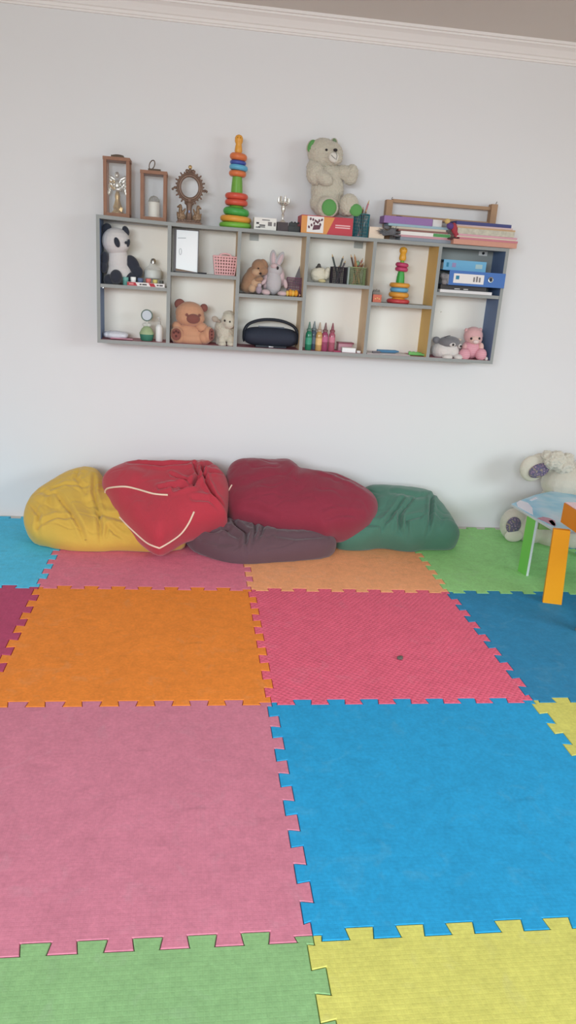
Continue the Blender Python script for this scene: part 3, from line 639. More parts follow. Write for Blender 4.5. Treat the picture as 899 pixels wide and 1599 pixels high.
# grey feather tuft and colourful parrot
z = ZT; cx = at(607, 368, -.19).x
b = NB(); random.seed(11)
base = at(612, 366, -.19)
for k in range(64):
    a = random.uniform(0, 1); src = at(598+a*18, 368-2*a-(1-a)*6*0, -.19); ang = random.uniform(100, 190) if a < .5 else random.uniform(-10, 170)
    L = random.uniform(.02, .05); d = Vector((math.cos(math.radians(ang))*1.0, random.uniform(-.15, .3), abs(math.sin(math.radians(ang)))*.8+.2))
    tube(b, smoothline([src, src+d*L*.5+Vector((0, 0, .006)), src+d*L+Vector((0, 0, -.002))], 3), .0026, 5, r2=.0006)
ell(b, at(612, 362, -.185), (.022, .012, .018)); ell(b, at(620, 368, -.185), (.022, .010, .006)); ell(b, at(603, 355, -.185), (.018, .012, .010))
for v in b.verts:
    v.co.z = max(v.co.z, ZT+.0005)
o = obj('feather_duster', b, M('grey_feather', (104, 104, 108), rough=.9, var=.35, vs=70, bump=.4)); tag(o, 'fluffy dark grey tuft lying against the left paper stack', 'feather toy')
r = thing('parrot_toy', 'little red, violet and yellow bird toy wedged between the paper stacks', 'soft toy', (at(706, 372, -.2).x, -.2, ZT))
px_blob('body', [(709, 357, 0, 5, 9, 5, -14), (712, 366, 0, 3.5, 8, 4, -4)], M('parrot_red', (178, 60, 72), rough=.9), r, -.2, zmin=ZT+.001, voxel=.002)
px_blob('wing', [(702, 353, -2, 6, 5, 4, 20)], M('parrot_violet', (96, 66, 132), rough=.9), r, -.2, voxel=0)
px_blob('head', [(698, 345.5, -1, 4.5, 4, 4)], M('parrot_yellow', (216, 180, 106), rough=.9), r, -.2, voxel=0)
px_blob('tail', [(706, 372, -1, 9, 1.8, 3, -8)], M('parrot_dark', (86, 62, 62), rough=.9), r, -.2, voxel=0)

# ------------------------------------------------------------------ first column
YS = -.10
tw = M('panda_white', (214, 208, 206), rough=1, var=.05, bump=.4, bs=120, sheen=.3); tb = M('panda_black', (50, 54, 66), rough=1, var=.1, bump=.4, bs=120, sheen=.3)
z0 = SHZ[0]
r = thing('panda_toy', 'black and white plush panda sitting in the top left compartment', 'soft toy', (at(184, 443, YS).x, YS, z0))
px_blob('body', [(184, 408, 0, 17, 24, 15), (186, 425, 0, 20, 17, 16)], tw, r, YS, zmin=z0)
hd = px_blob('head', [(181.5, 377, -3, 22, 20.5, 18), (194, 381, -8, 9, 10, 10)], tw, r, YS)
px_blob('ear', [(166.5, 357.5, -1, 8, 9, 5, 20)], tb, r, YS); px_blob('ear', [(196.5, 361, -3, 5.5, 8, 5, -20)], tb, r, YS)
px_blob('eye_patch', [(184.5, 379, -20.5, 4.2, 7.6, 2.5, -18)], tb, r, YS, voxel=0); px_blob('eye_patch', [(201.5, 380, -14, 2.6, 6, 4, 10)], tb, r, YS, voxel=0)
px_blob('nose', [(198.5, 379.5, -19, 2.4, 2.4, 2.4)], tb, r, YS, voxel=0)
px_blob('arm', [(164.5, 404, -10, 6.5, 11, 7, 6), (163.5, 417, -12, 6, 9, 7)], tb, r, YS); px_blob('arm', [(207, 413, -2, 10, 15, 7, -30), (214, 424, -4, 9, 10, 7, -40)], tb, r, YS, zmin=z0)
px_blob('leg', [(172, 437, -12, 9, 9, 9), (183, 432, -18, 9.5, 11, 9)], tb, r, YS, zmin=z0); px_blob('leg', [(205, 434, -4, 12, 9, 9)], tb, r, YS, zmin=z0)
# glass dome bottle
s = sc(238, 430, YS); cx = at(238.5, 440, YS).x
r = thing('glass_bottle', 'round clear bottle with a white collar and silver tip, right of the panda', 'bottle', (cx, YS+.03, z0))
b = NB(); lathe(b, cx, YS+.03, z0, [(14*s, 0), (14.5*s, 2*s), (14.5*s, 14*s), (14.8*s, 22*s), (12*s, 27*s), (7*s, 31*s), (4.5*s, 36*s), (3.5*s, 40*s)], 32); obj('glass_body', b, glass('clear_plastic', (232, 236, 234), .9), r)
b = NB(); lathe(b, cx, YS+.03, z0+12.5*s, [(13.6*s, 0), (13.9*s, 2*s), (13.9*s, 10*s), (12.5*s, 12*s)], 32); obj('collar', b, M('bottle_white', (220, 222, 216), rough=.5), r)
b = NB(); lathe(b, cx, YS+.03, z0+34*s, [(4.2*s, 0), (4.4*s, 4*s), (3.2*s, 7*s), (1.5*s, 8*s)], 20); obj('tip', b, steel, r)
b = NB(); lathe(b, cx, YS+.03, z0+.001, [(13*s, 0), (13*s, 3*s)], 32); obj('contents', b, M('grey_contents', (186, 188, 182), rough=.6), r)
# paint pots in a tray box
gpp = 'small paint pots on the card strip'
for u, c, h, w_, nm, zz in ((196, (92, 160, 150), 12, 9, 'teal paint pot nearest the panda foot', 0), (208, (232, 230, 226), 13, 8.5, 'white paint pot next to the teal one', 0), (219, (72, 92, 132), 12, 9, 'dark blue paint pot in the middle of the row', 0), (231.5, (206, 92, 84), 12, 8.5, 'red paint pot in front of the clear bottle', 0), (242, (206, 190, 90), 11, 7.5, 'yellow paint pot in front of the clear bottle', 0), (252, (70, 72, 66), 10, 6.5, 'dark paint pot at the right end of the row', 0)):
    cx = at(u, 440, -.155).x; s = sc(u, 440, -.155); rt = thing('paint_pot', nm, 'paint pot', (cx, -.150, z0), gpp)
    b = NB(); lathe(b, cx, -.150, z0, [(w_*.44*s, 0), (w_*.46*s, 1*s), (w_*.46*s, h*.62*s)], 18); obj('jar', b, M('pot_%d' % u, c, rough=.4), rt)
    b = NB(); lathe(b, cx, -.150, z0+h*.62*s, [(w_*.5*s, 0), (w_*.5*s, h*.36*s), (w_*.4*s, h*.38*s)], 18); obj('lid', b, M('potlid_%d' % u, [min(255, x+18) for x in c], rough=.4), rt)
x0 = at(198.5, 443, -.185).x; x1 = at(257, 446, -.185).x
b = NB(); bx(b, x0, x1, -.186, -.168, z0, z0+.019, .001)
o = obj('paint_box', b, M('card_white', (232, 226, 222), rough=.6, bump=0), smooth=False); tag(o, 'flat red and white paint set box at the front of the top left shelf', 'box')
L = x1-x0; redm = M('label_red', (196, 60, 70), bump=0)
for a, c in ((0, .25), (.62, .74)):
    b = NB(); prism(b, [(x0+L*a, -.1862, z0+.001), (x0+L*(c+.02), -.1862, z0+.001), (x0+L*(c-.03), -.1862, z0+.018), (x0+L*(a if a == 0 else a-.05), -.1862, z0+.018)], (0, -.0006, 0)); obj('red_band', b, redm, o, smooth=False)
for a, c in ((.05, .17), (.33, .38), (.40, .52), (.79, .84), (.86, .95)): plate('printed_mark', x0+L*a, x0+L*c, -.1868, z0+.006, z0+.0125, ink if a > .2 else M('pink_ink', (230, 150, 150), bump=0), o, d=.0005)
# lower left compartment
z0 = BZ; s = sc(182, 525, -.12)
r = thing('tissue_packet', 'clear packet of white wipes lying in the bottom left compartment', 'packet', (at(182, 530, -.12).x, -.12, z0))
cx = at(181, 528, -.12).x
b = NB(); ell(b, Vector((cx, -.12, z0+6*s)), (19*s, .04, 6.5*s)); ell(b, Vector((cx-14*s, -.12, z0+6*s)), (5*s, .03, 5*s)); ell(b, Vector((cx+12*s, -.12, z0+6*s)), (7*s, .035, 5.5*s))
obj('bag', remeshed(b, .003, 2, zmin=z0, fuzz=.0012, fs=70), M('packet_film', (216, 216, 224), rough=.25, var=.06, bump=.3), r, smooth='all')
b = NB(); box(b, Vector((cx+10*s, -.152, z0+.006)), (34*s, .03, .005), RZ(-4), .002); obj('flap', b, M('packet_pink', (206, 130, 150), rough=.4), r)
cx = at(229, 530, -.12).x; s = sc(229, 510, -.12)
r = thing('green_globe_clip', 'green round pot with a pale green dome and a small round mirror on a stalk', 'ornament', (cx, -.12, z0))
b = NB(); lathe(b, cx, -.12, z0, [(8*s, 0), (9.6*s, 2*s), (10.8*s, 8*s), (11*s, 11*s)], 28); obj('pot', b, M('deep_green', (62, 130, 106), rough=.5), r)
b = NB(); lathe(b, cx, -.12, z0+10*s, [(11.3*s, 0), (11.3*s, 1.2*s), (10*s, 4*s), (8*s, 8*s), (5*s, 11*s), (2.5*s, 12*s)], 28); obj('dome', b, M('pale_green', (166, 186, 138), rough=.6, var=.15, vs=60), r)
b = NB(); tube(b, [(cx, -.12, z0+21*s), (cx+.5*s, -.12, z0+32*s)], 1.6*s, 8); ell(b, Vector((cx-3*s, -.12, z0+24*s)), (4*s, 3*s, 3*s), None, 12); ell(b, Vector((cx+3*s, -.12, z0+24*s)), (4*s, 3*s, 3*s), None, 12); obj('stalk', b, M('stalk_clear', (204, 204, 196), rough=.3), r)
b = NB(); lathe(b, cx, -.118, z0+38.5*s, [(8.5*s, 0), (9*s, 1*s), (9*s, 3*s), (7.6*s, 3.4*s), (7.6*s, 2.6*s)], 32, rot=RX(90)); obj('mirror_rim', b, M('rim_green', (92, 116, 104), rough=.4), r)
b = NB(); lathe(b, cx, -.118-2.7*s, z0+38.5*s, [(7.4*s, 0), (7.4*s, .3*s)], 32, rot=RX(90)); obj('mirror_disc', b, M('mirror_face', (196, 204, 212), rough=.25, bump=0), r)
cx = at(248.5, 530, -.13).x
r = thing('spray_bottle', 'slim white bottle with a narrow nozzle beside the green pot', 'bottle', (cx, -.13, z0))
b = NB(); lathe(b, cx, -.13, z0, [(5*s, 0), (5.6*s, 1*s), (5.6*s, 21*s), (4.5*s, 24*s), (2.4*s, 26*s)], 24); obj('body', b, white_plastic, r)
b = NB(); lathe(b, cx, -.13, z0+26*s, [(2.2*s, 0), (2.2*s, 4*s), (1.3*s, 5*s), (1.1*s, 10*s)], 16); bx(b, cx-3.2*s, cx+1*s, -.133, -.127, z0+35*s, z0+37*s, .0005); obj('nozzle', b, M('nozzle', (196, 194, 188), rough=.4), r)

# ------------------------------------------------------------------ second column
z0 = SHZ[1]
x0 = at(270.5, 425, -.15).x; x1 = at(309, 428, -.15).x; zt = at(290, 358.5, -.12).z
r = thing('picture_frame', 'thin dark framed white board leaning in the second upper compartment', 'picture frame', ((x0+x1)/2, -.13, z0))
h = zt-z0; lean = RX(-6)
def fr(bm, a, c, d, e, y0, y1): # local frame coordinates
    bx(bm, a, c, y0, y1, d, e)
b = NB(); W_ = x1-x0; t = .007
fr(b, 0, t*1.8, 0, h, -.006, .006); fr(b, W_-t*.6, W_, 0, h, -.006, .006); fr(b, 0, W_, h-t*.7, h, -.006, .006); fr(b, 0, W_, 0, t*.7, -.006, .006)
def leanit(bm):
    for v in bm.verts: v.co = lean @ v.co + Vector((x0, -.15, z0+.001))
    return bm
obj('frame', leanit(b), M('frame_dark', (96, 90, 92), rough=.4), r, smooth=False)
b = NB(); fr(b, t*1.8, W_-t*.6, t*.7, h-t*.7, -.003, .003); obj('board', leanit(b), M('board_white', (246, 249, 250), rough=.25, var=.02, bump=0), r, smooth=False)
b = NB(); tube(b, [(W_*.16, -.004, h*.79), (W_*.48, -.004, h*.80)], .0012, 6); tube(b, [(W_*.27+.006*math.cos(a), -.004, h*.48+.016*math.sin(a)) for a in [2*PI*q/20 for q in range(20)]], .0009, 5, True)
obj('drawn_line', leanit(b), M('line_grey', (140, 144, 150)), r)
b = NB(); prism(b, [(t*1.8, -.0035, t*.7), (W_-t, -.0035, t*.7), (t*1.8, -.0035, t*2.6)], (0, -.001, 0)); obj('corner_strip', leanit(b), M('strip_brown', (140, 116, 98)), r, smooth=False)
b = NB(); xa = at(309, 426.5, -.17).x; xb = at(322.5, 427, -.17).x; tube(b, [(xa, -.168, z0+.004), (xb, -.172, z0+.004)], .004, 8); o = obj('marker_pen', b, M('pen_dark', (62, 60, 66)), smooth=True); tag(o, 'short dark marker lying beside the white framed board', 'pen')
# pink basket
x0 = at(333.5, 428, -.12).x; x1 = at(367, 430, -.12).x; zt = at(350, 401.5, -.12).z; cx = (x0+x1)/2; hb = zt-z0; y = -.12; dpt = .04
bm_ = M('pink_plastic', (236, 176, 176), rough=.45, var=.03)
r = thing('plastic_basket', 'small pink lattice basket with a handle in the second upper compartment', 'basket', (cx, y, z0))
b = NB(); wb, wt = (x1-x0)/2*.88, (x1-x0)/2*1.06
def loopb(k): ww = wb+(wt-wb)*k; dd = dpt*(.88+.18*k); return [(cx-ww, y-dd, z0+.002+hb*k), (cx+ww, y-dd, z0+.002+hb*k), (cx+ww, y+dd, z0+.002+hb*k), (cx-ww, y+dd, z0+.002+hb*k)]
for k in range(6): L_ = loopb(k/6+.02); [tube(b, [L_[i], L_[(i+1) % 4]], .0040, 6) for i in range(4)]
A, B_ = loopb(0), loopb(1)
for i in range(4):
    for q in range(8):
        tt = q/8; tube(b, [Vector(A[i]).lerp(Vector(A[(i+1) % 4]), tt), Vector(B_[i]).lerp(Vector(B_[(i+1) % 4]), tt)], .0038, 6)
obj('lattice', b, bm_, r)
b = NB(); L_ = loopb(1); [tube(b, [L_[i], L_[(i+1) % 4]], .005, 8) for i in range(4)]; obj('rim', b, bm_, r)
b = NB(); bx(b, cx-wb, cx+wb, y-dpt*.88, y+dpt*.88, z0, z0+.004, .001); obj('base', b, bm_, r)
for yy in (y-dpt, y+dpt):
    b = NB(); tube(b, smoothline([(cx-.032, yy, z0+hb), (cx-.024, yy, z0+hb+.013), (cx, yy, z0+hb+.017), (cx+.024, yy, z0+hb+.013), (cx+.032, yy, z0+hb)], 6), .004, 8); obj('handle', b, bm_, r)
# brown bear
z0 = BZ
bb = M('bear_tan', (208, 148, 112), rough=1, var=.05, bump=.3, bs=130, sheen=.3); bd = M('bear_brown', (140, 80, 70), rough=1, var=.08, bump=.3, bs=130, sheen=.3)
r = thing('bear_toy', 'tan plush bear with a big brown snout in the second lower compartment', 'soft toy', (at(298, 537, YS).x, YS, z0))
px_blob('body', [(300, 521, 0, 27, 15, 16), (300, 528, -2, 30, 12, 17), (292, 514, 0, 18, 10, 14)], bb, r, YS, zmin=z0)
px_blob('head', [(296, 489, -4, 22.5, 18, 17), (297, 496, -6, 23, 13, 16)], bb, r, YS)
px_blob('ear', [(280.5, 474.5, -3, 8.5, 8, 5, -10)], bd, r, YS); px_blob('ear', [(318.5, 480.5, -3, 6, 6.5, 5, -30)], bd, r, YS)
px_blob('snout', [(301.5, 496.5, -20, 10.5, 7.5, 5)], bd, r, YS, voxel=0)
px_blob('eye', [(291.8, 490.3, -20, 2.4, 2.4, 2)], bd, r, YS, voxel=0); px_blob('eye', [(311.5, 491.2, -18, 2, 2.2, 2)], bd, r, YS, voxel=0)
lg = px_blob('leg', [(276, 521, -14, 10.5, 12, 10), (279, 526, -8, 12, 11, 13)], bb, r, YS, zmin=z0)
px_blob('paw_pad', [(275.5, 520, -23.5, 7.6, 9.2, 2.4)], bd, lg, YS, voxel=0)
for du, dv in ((-3.5, -3), (0, -5), (3.5, -3), (0, 2.5)): px_blob('paw_spot', [(275.5+du, 520+dv, -26, 1.6, 1.8, 1)], M('pad_spot', (96, 52, 50)), lg, YS, voxel=0)
lg = px_blob('leg', [(325, 521, -14, 8.5, 12, 10), (319, 526, -8, 11, 11, 13)], bb, r, YS, zmin=z0)
px_blob('paw_pad', [(329.5, 520.5, -22.5, 4.6, 9.4, 3)], bd, lg, YS, voxel=0)
for dv in (-5, 0, 5): px_blob('paw_spot', [(330, 520.5+dv, -25.6, 1.3, 1.6, .9)], MATS['pad_spot'], lg, YS, voxel=0)
px_blob('arm', [(315, 511, -8, 10, 8, 9, 20)], bb, r, YS); px_blob('arm', [(276, 509, -6, 8, 8, 8, -10)], bb, r, YS)
b = NB(); tube(b, [at(u, v_, YS)+Vector((0, -.062, 0)) for u, v_ in ((309, 515), (313, 517), (317, 515))], .0011, 6); obj('stitch', b, bd, r)
# sheep
cw = M('lamb_cream', (204, 196, 176), rough=1, var=.1, vs=50, bump=.8, bs=160, sheen=.4)
r = thing('lamb_toy', 'little cream plush lamb standing right of the tan bear', 'soft toy', (at(352, 538, YS-.03).x, YS-.03, z0)); yl = YS-.03
px_blob('body', [(352, 519, 4, 15, 18, 15), (350, 512, 8, 15, 14, 16)], cw, r, yl, zmin=z0+.02, fuzz=.002)
px_blob('head', [(356.5, 499, -6, 11, 12, 11), (357, 505, -10, 8.5, 8, 8)], cw, r, yl, fuzz=.0015)
px_blob('wool_cap', [(357, 491, -2, 9, 6, 9)], cw, r, yl, fuzz=.003)
ea = px_blob('ear', [(335.5, 498, -4, 5.5, 4.6, 3, 25), (341, 501, -3, 4, 2.4, 2.4, 20)], M('lamb_ear', (176, 160, 144), rough=1), r, yl, voxel=.002)
px_blob('ear', [(365.5, 497, -4, 3, 5, 3)], MATS['lamb_ear'], r, yl, voxel=.002)
for u, v_ in ((350, 499.5), (358, 501.5)): px_blob('eye', [(u, v_, -16.5, 1.5, 1.7, 1.5)], nose_m, r, yl, voxel=0)
for u in (346.5, 360): px_blob('foreleg', [(u, 531, -6, 6, 9, 6), (u, 536.5, -9, 6.5, 4.5, 7)], cw, r, yl, zmin=z0, fuzz=.001)
for u in (341, 362): px_blob('hind_leg', [(u, 530, 8, 5, 10, 6)], cw, r, yl, zmin=z0, fuzz=.001)

# ------------------------------------------------------------------ third column
z0 = SHZ[2]
pb = M('plush_brown', (168, 124, 92), rough=1, var=.1, bump=.5, bs=130, sheen=.3); pbl = M('plush_light_brown', (202, 160, 124), rough=1, var=.08, bump=.4, sheen=.3)
r = thing('puppy_toy', 'brown plush puppy leaning on the left side of the third upper compartment', 'soft toy', (at(393, 458, YS).x, YS, z0))
px_blob('body', [(391, 440, 0, 14, 17, 14, 12), (387, 447, 0, 13, 11, 14), (397, 428, 0, 13, 12, 12)], pb, r, YS, zmin=z0)
px_blob('head', [(404, 417, -4, 12, 12, 11, 20), (409, 423, -8, 9, 7, 9)], pb, r, YS)
px_blob('face', [(400, 425, -10, 8, 6, 6)], pbl, r, YS, voxel=0); px_blob('ear', [(412, 413, -6, 5.5, 9, 5, -30)], MATS['plush_brown'], r, YS)
px_blob('belly', [(399, 442, -11, 9, 7, 6)], pbl, r, YS, voxel=0)
px_blob('paw', [(393, 450, -13, 6.5, 6.5, 6)], pbl, r, YS, zmin=z0); px_blob('paw', [(403, 436, -14, 7, 4, 5, -15)], pb, r, YS)
px_blob('nose', [(405, 427, -17, 2, 1.6, 1.5)], nose_m, r, YS, voxel=0); px_blob('eye', [(402, 419, -15, 1.3, 1.3, 1.2)], nose_m, r, YS, voxel=0)
rg = M('rabbit_grey', (190, 184, 186), rough=1, var=.08, bump=.4, bs=130, sheen=.3); rp = M('rabbit_pink', (208, 178, 180), rough=1, var=.06, bump=.3, sheen=.3)
r = thing('rabbit_toy', 'grey and pink plush rabbit with tall ears in the third upper compartment', 'soft toy', (at(427, 459, YS-.02).x, YS-.02, z0)); yr = YS-.02
px_blob('body', [(427, 441, 0, 13, 19, 13), (427, 429, 0, 11, 13, 12)], rg, r, yr, zmin=z0)
px_blob('side_body', [(438.5, 432, 4, 6.5, 15, 9, -8), (416, 438, 4, 6, 14, 9, 8)], rp, r, yr)
px_blob('head', [(429, 422, -2, 12, 10, 11)], rg, r, yr)
px_blob('nose_patch', [(427, 415.5, -9, 5.5, 4.5, 5)], rp, r, yr, voxel=0)
px_blob('eye', [(432, 418.5, -13, 1.7, 2.6, 1.5)], nose_m, r, yr, voxel=0)
for u, v_, ro in ((426.5, 404, -4), (436.5, 406, 22)):
    e_ = px_blob('ear', [(u, v_, 0, 5.5, 13.5, 3.4, ro)], rg, r, yr, voxel=.002); px_blob('ear_lining', [(u, v_+1, -2.6, 3, 10.5, 1.6, ro)], rp, e_, yr, voxel=0)
px_blob('arm', [(444.5, 443, -8, 3.4, 7.5, 4, -14)], rp, r, yr); px_blob('arm', [(411, 440, -8, 3, 6, 4, 40)], rp, r, yr)
px_blob('foot', [(414, 456, -12, 7, 4.5, 7, 8)], rp, r, yr, zmin=z0); px_blob('foot', [(439, 458, -12, 7.5, 4, 7)], rp, r, yr, zmin=z0)
r = thing('small_plush', 'small mauve plush tucked between the brown puppy and the rabbit', 'soft toy', (at(404, 458, -.16).x, -.16, z0))
px_blob('body', [(404, 452.5, 0, 5, 6.5, 5)], M('mauve_plush', (168, 148, 160), rough=1), r, -.16, zmin=z0); px_blob('head', [(405, 445.5, -1, 3.6, 3.6, 3.6)], M('mauve_light', (190, 172, 180), rough=1), r, -.16)
cup('pencil_cup', 'purple mesh cup in the third upper compartment', 448, 472, 434, -.10, z0, M('purple_mesh', (134, 84, 112), rough=.5, bump=0), square=False)
b = NB(); p = at(457, 432, -.10); q = at(468, 415, -.10); e_ = at(470, 433, -.10)
prism(b, [p+Vector((0, 0, -.04)), q, e_+Vector((0, 0, -.04))], (0, .006, 0)); o = obj('set_square', b, M('grey_card', (120, 116, 120)), smooth=False); tag(o, 'grey triangular piece sticking out of the purple cup', 'card')
gcat = [(448.5, (240, 196, 90), 4.2, 9), (453, (238, 158, 44), 5.5, 11), (457, (242, 186, 66), 5.3, 10), (462, (236, 156, 34), 5.5, 10.5)]
cx = at(456, 462, -.165).x; r = thing('caterpillar_toy', 'yellow and orange segmented toy lying in front of the purple cup', 'toy', (cx, -.165, z0))
for u, c, rr, hh in gcat:
    s = sc(u, 458, -.165); xx = at(u, 458, -.165).x; b = NB(); ell(b, Vector((xx, -.165, z0+hh/2*s)), (rr*.62*s, rr*s, hh/2*s), None, 16); obj('segment', b, M('seg_%d' % int(u), c, rough=.45), r)
xx = at(466.5, 460, -.165).x; b = NB(); lathe(b, xx, -.165, z0+2.8*s, [(2.6*s, 0), (.6*s, 3*s)], 14, rot=RY(90)); obj('nose', b, M('seg_nose', (222, 170, 140), rough=.5), r)
# boombox
z0 = BZ; s = sc(421, 525, -.11); cx = at(421.5, 545, -.11).x; y = -.11
bk = M('speaker_grille', (46, 52, 68), rough=.7, var=.15, vs=120, bump=.6, bs=500); bk2 = M('speaker_shell', (42, 46, 56), rough=.45, var=.05)
r = thing('boombox_speaker', 'dark navy portable boombox speaker with an arched carry handle', 'speaker', (cx, y, z0))
b = NB(); n = 36; rings = []
for k in range(n+1):
    t = -1+2*k/n; xx = cx+t*43.5*s; e = (1-abs(t)**7)**.5 if abs(t) < 1 else .02
    hh = (12.6+2.6*math.cos(t*PI/2))*s*max(.10, e); dd = .062*max(.10, e)
    rings.append([b.verts.new((xx, y+dd*math.cos(a), z0+15.8*s+hh*(math.sin(a)))) for a in [2*PI*q/28 for q in range(28)]])
for A, B_ in zip(rings, rings[1:]):
    for k in range(28): b.faces.new((A[k], A[(k+1) % 28], B_[(k+1) % 28], B_[k]))
b.faces.new(rings[0]); b.faces.new(list(reversed(rings[-1])))
obj('grille_body', b, bk, r)
hp = smoothline([(-42, 20), (-39, 30), (-28, 39), (-14, 43.5), (0, 44.8), (14, 43.5), (28, 39), (39, 30), (42, 20)], 6, False) if False else None
pts = [Vector((p_[0], p_[1], 0)) for p_ in ((-42, 16), (-41.5, 24), (-35, 33.5), (-19, 40), (0, 42), (19, 40), (35, 33.5), (41.5, 24), (42, 16))]
b = NB(); path = smoothline(pts, 6)
tube(b, [(cx+p_.x*s, y, z0+p_.y*s) for p_ in path], 2.4*s, 12)
for v in b.verts: v.co.y = y+(v.co.y-y)*1.9
obj('handle', b, bk2, r)
b = NB(); bx(b, cx-20*s, cx+20*s, y-.016, y+.016, z0+28*s, z0+31.4*s, .003); obj('control_strip', b, M('strip_grey', (92, 100, 116), rough=.4), r)
for s_ in (-1, 1):
    b = NB(); ell(b, Vector((cx+s_*42*s, y, z0+16*s)), (2.4*s, .036, 10*s), None, 20); obj('end_cap', b, bk2, r)
b = NB(); bx(b, cx-24*s, cx+24*s, y-.045, y+.045, z0, z0+3.2*s, .003); obj('foot', b, bk2, r)
b = NB(); bx(b, cx-3.5*s, cx+3.5*s, y-.047, y-.0445, z0+.8*s, z0+2.4*s, .0003); obj('badge', b, M('badge', (196, 196, 200), rough=.3, metal=.5), r)

# ------------------------------------------------------------------ fourth column
z0 = SHZ[3]
iv = M('ivory', (224, 214, 190), rough=.7, var=.08, vs=40, bump=.5, bs=90)
r = thing('hen_ornament', 'ivory ruffled hen shaped ornament with a dark crest', 'ornament', (at(498, 441, YS).x, YS, z0))
px_blob('body', [(497, 430, 0, 12.5, 11, 10), (492, 427, -2, 8, 8, 8), (499, 422, -2, 8, 5, 7)], iv, r, YS, zmin=z0, fuzz=.002, fs=90)
px_blob('wing', [(509, 428, -3, 5, 9, 6, 8), (511, 422, -3, 4, 5, 5)], iv, r, YS, fuzz=.002, fs=90, zmin=z0)
px_blob('crest', [(497, 418, -2, 5, 3, 4), (497.5, 415, -2, 3, 3.5, 3)], M('crest_dark', (82, 78, 72), rough=.8), r, YS, voxel=.002)
px_blob('foot', [(501, 438.5, -10, 6, 2.6, 3)], M('ivory_yellow', (214, 196, 140), rough=.7), r, YS, voxel=0, zmin=z0)
bkm = M('black_mesh', (58, 50, 60), rough=.5, metal=.2, bump=0)
cx, zt, R_, h = cup('pencil_cup', 'square black mesh pencil cup in the fourth upper compartment', 518, 539.5, 417.5, YS-.01, z0, bkm, square=True)
for u0, dx, dy, L, c, nm in ((.008, -.044, .0, .15, (66, 74, 70), 'dark green pen leaning far left in the black cup'), (-.012, .022, .005, .145, (78, 82, 78), 'grey green pen leaning right in the black cup'), (-.008, .034, -.006, .12, (92, 80, 84), 'short dark pen at the right of the black cup'), (.006, .002, .01, .092, (70, 66, 74), 'stubby dark pen in the middle of the black cup')):
    pencil(cx, YS-.01, z0+.004, dx, dy, L, c, nm, 'pens in the black cup', u0=u0, rad=.005, cat='pen')
gm_ = M('lime_mesh', (146, 168, 116), rough=.5, bump=0)
cx, zt, R_, h = cup('pencil_cup', 'square lime green mesh pencil holder with a grey side panel', 545, 569.5, 418, YS-.01, z0, gm_, square=True, d=.036)
lastcup = [o_ for o_ in bpy.data.objects if o_.get('label', '').startswith('square lime')][0]
b = NB(); bx(b, cx-R_-.012, cx-R_-.003, YS-.046, YS+.026, z0, zt, .001); o = obj('side_panel', b, M('panel_grey', (152, 164, 158), rough=.4), lastcup); o['label'] = 'grey side panel'
for u0, dx, dy, L, c, nm in ((.01, -.044, -.01, .155, (84, 58, 48), 'dark brown pencil leaning left out of the lime holder'), (.022, -.022, .0, .158, (196, 132, 78), 'orange brown pencil left of centre in the lime holder'), (-.012, -.012, .01, .140, (182, 112, 66), 'rust pencil behind the others in the lime holder'), (.02, .006, .012, .128, (124, 74, 60), 'reddish brown pencil in the centre of the lime holder'), (-.02, .028, -.005, .140, (178, 106, 92), 'pink brown pencil leaning right in the lime holder'), (-.01, .037, .01, .118, (158, 96, 52), 'short brown pencil at the right of the lime holder'), (.0, .018, -.012, .115, (142, 92, 66), 'walnut coloured pencil at the front of the lime holder')):
    pencil(cx, YS-.01, z0+.004, dx, dy, L, c, nm, 'pencils in the lime holder', u0=u0, rad=.0048)
b = NB(); ell(b, Vector((cx+.002, YS+.0, zt+.022)), (.016, .012, .014), None, 16); tube(b, [(cx+.004, YS, z0+.006), (cx+.002, YS, zt+.015)], .003, 6); o = obj('pompom_stick', b, M('mint_plush', (142, 178, 138), rough=.9, bump=.5)); tag(o, 'mint green ball topped stick in the lime holder', 'pencil')
# bottles
z0 = BZ; gb = 'glitter glue bottles in the fourth lower compartment'
for u, y, c, cn, cap, nm, h_ in ((480.5, -.15, (28, 128, 92), 'g1', (90, 130, 112), 'green glitter glue bottle at the left of the row', 30), (488, -.10, (96, 116, 136), 'g2', (136, 146, 146), 'blue grey glitter glue bottle behind the green one', 30), (496.5, -.15, (204, 158, 88), 'g3', (186, 160, 136), 'gold glitter glue bottle in the middle of the row', 29), (505.5, -.15, (160, 62, 100), 'g4', (130, 92, 92), 'magenta glitter glue bottle right of the gold one', 30), (516.5, -.15, (176, 82, 104), 'g5', (150, 78, 88), 'magenta glitter glue bottle at the right end of the row', 30)):
    cx = at(u, 546, y).x; s = sc(u, 530, y); r = thing('glue_bottle', nm, 'bottle', (cx, y, z0), gb)
    b = NB(); lathe(b, cx, y, z0, [(4.6*s, 0), (5.2*s, 1*s), (5.2*s, 22*s), (5*s, 25*s), (3.6*s, 28*s), (2.6*s, 29.5*s)], 22); obj('body', b, M('glue_'+cn, c, rough=.2, var=.2, vs=140, bump=.1, spec=.6), r)
    b = NB(); lathe(b, cx, y, z0+29*s, [(4.1*s, 0), (4.1*s, 3*s), (2.6*s, 4*s), (1.9*s, 8*s), (.9*s, 14*s)], 18); obj('nozzle_cap', b, M('gluecap_'+cn, cap, rough=.35), r)
    b = NB(); lathe(b, cx, y, z0+(9 if u < 500 else 14)*s, [(5.3*s, 0), (5.3*s, (10 if u < 500 else 8)*s)], 22); obj('label_band', b, M('glueband_'+cn, [min(255, x+35) for x in c], rough=.3, var=.25, vs=120), r)
o, x0, x1, zt = put_box('tissue_box', 'stack of white cards at the right of the fourth lower compartment', 'card', 535, 556, 543.5, -.17, -.11, z0, M('card_w2', (240, 240, 238), rough=.5, bump=0), rot=-4)
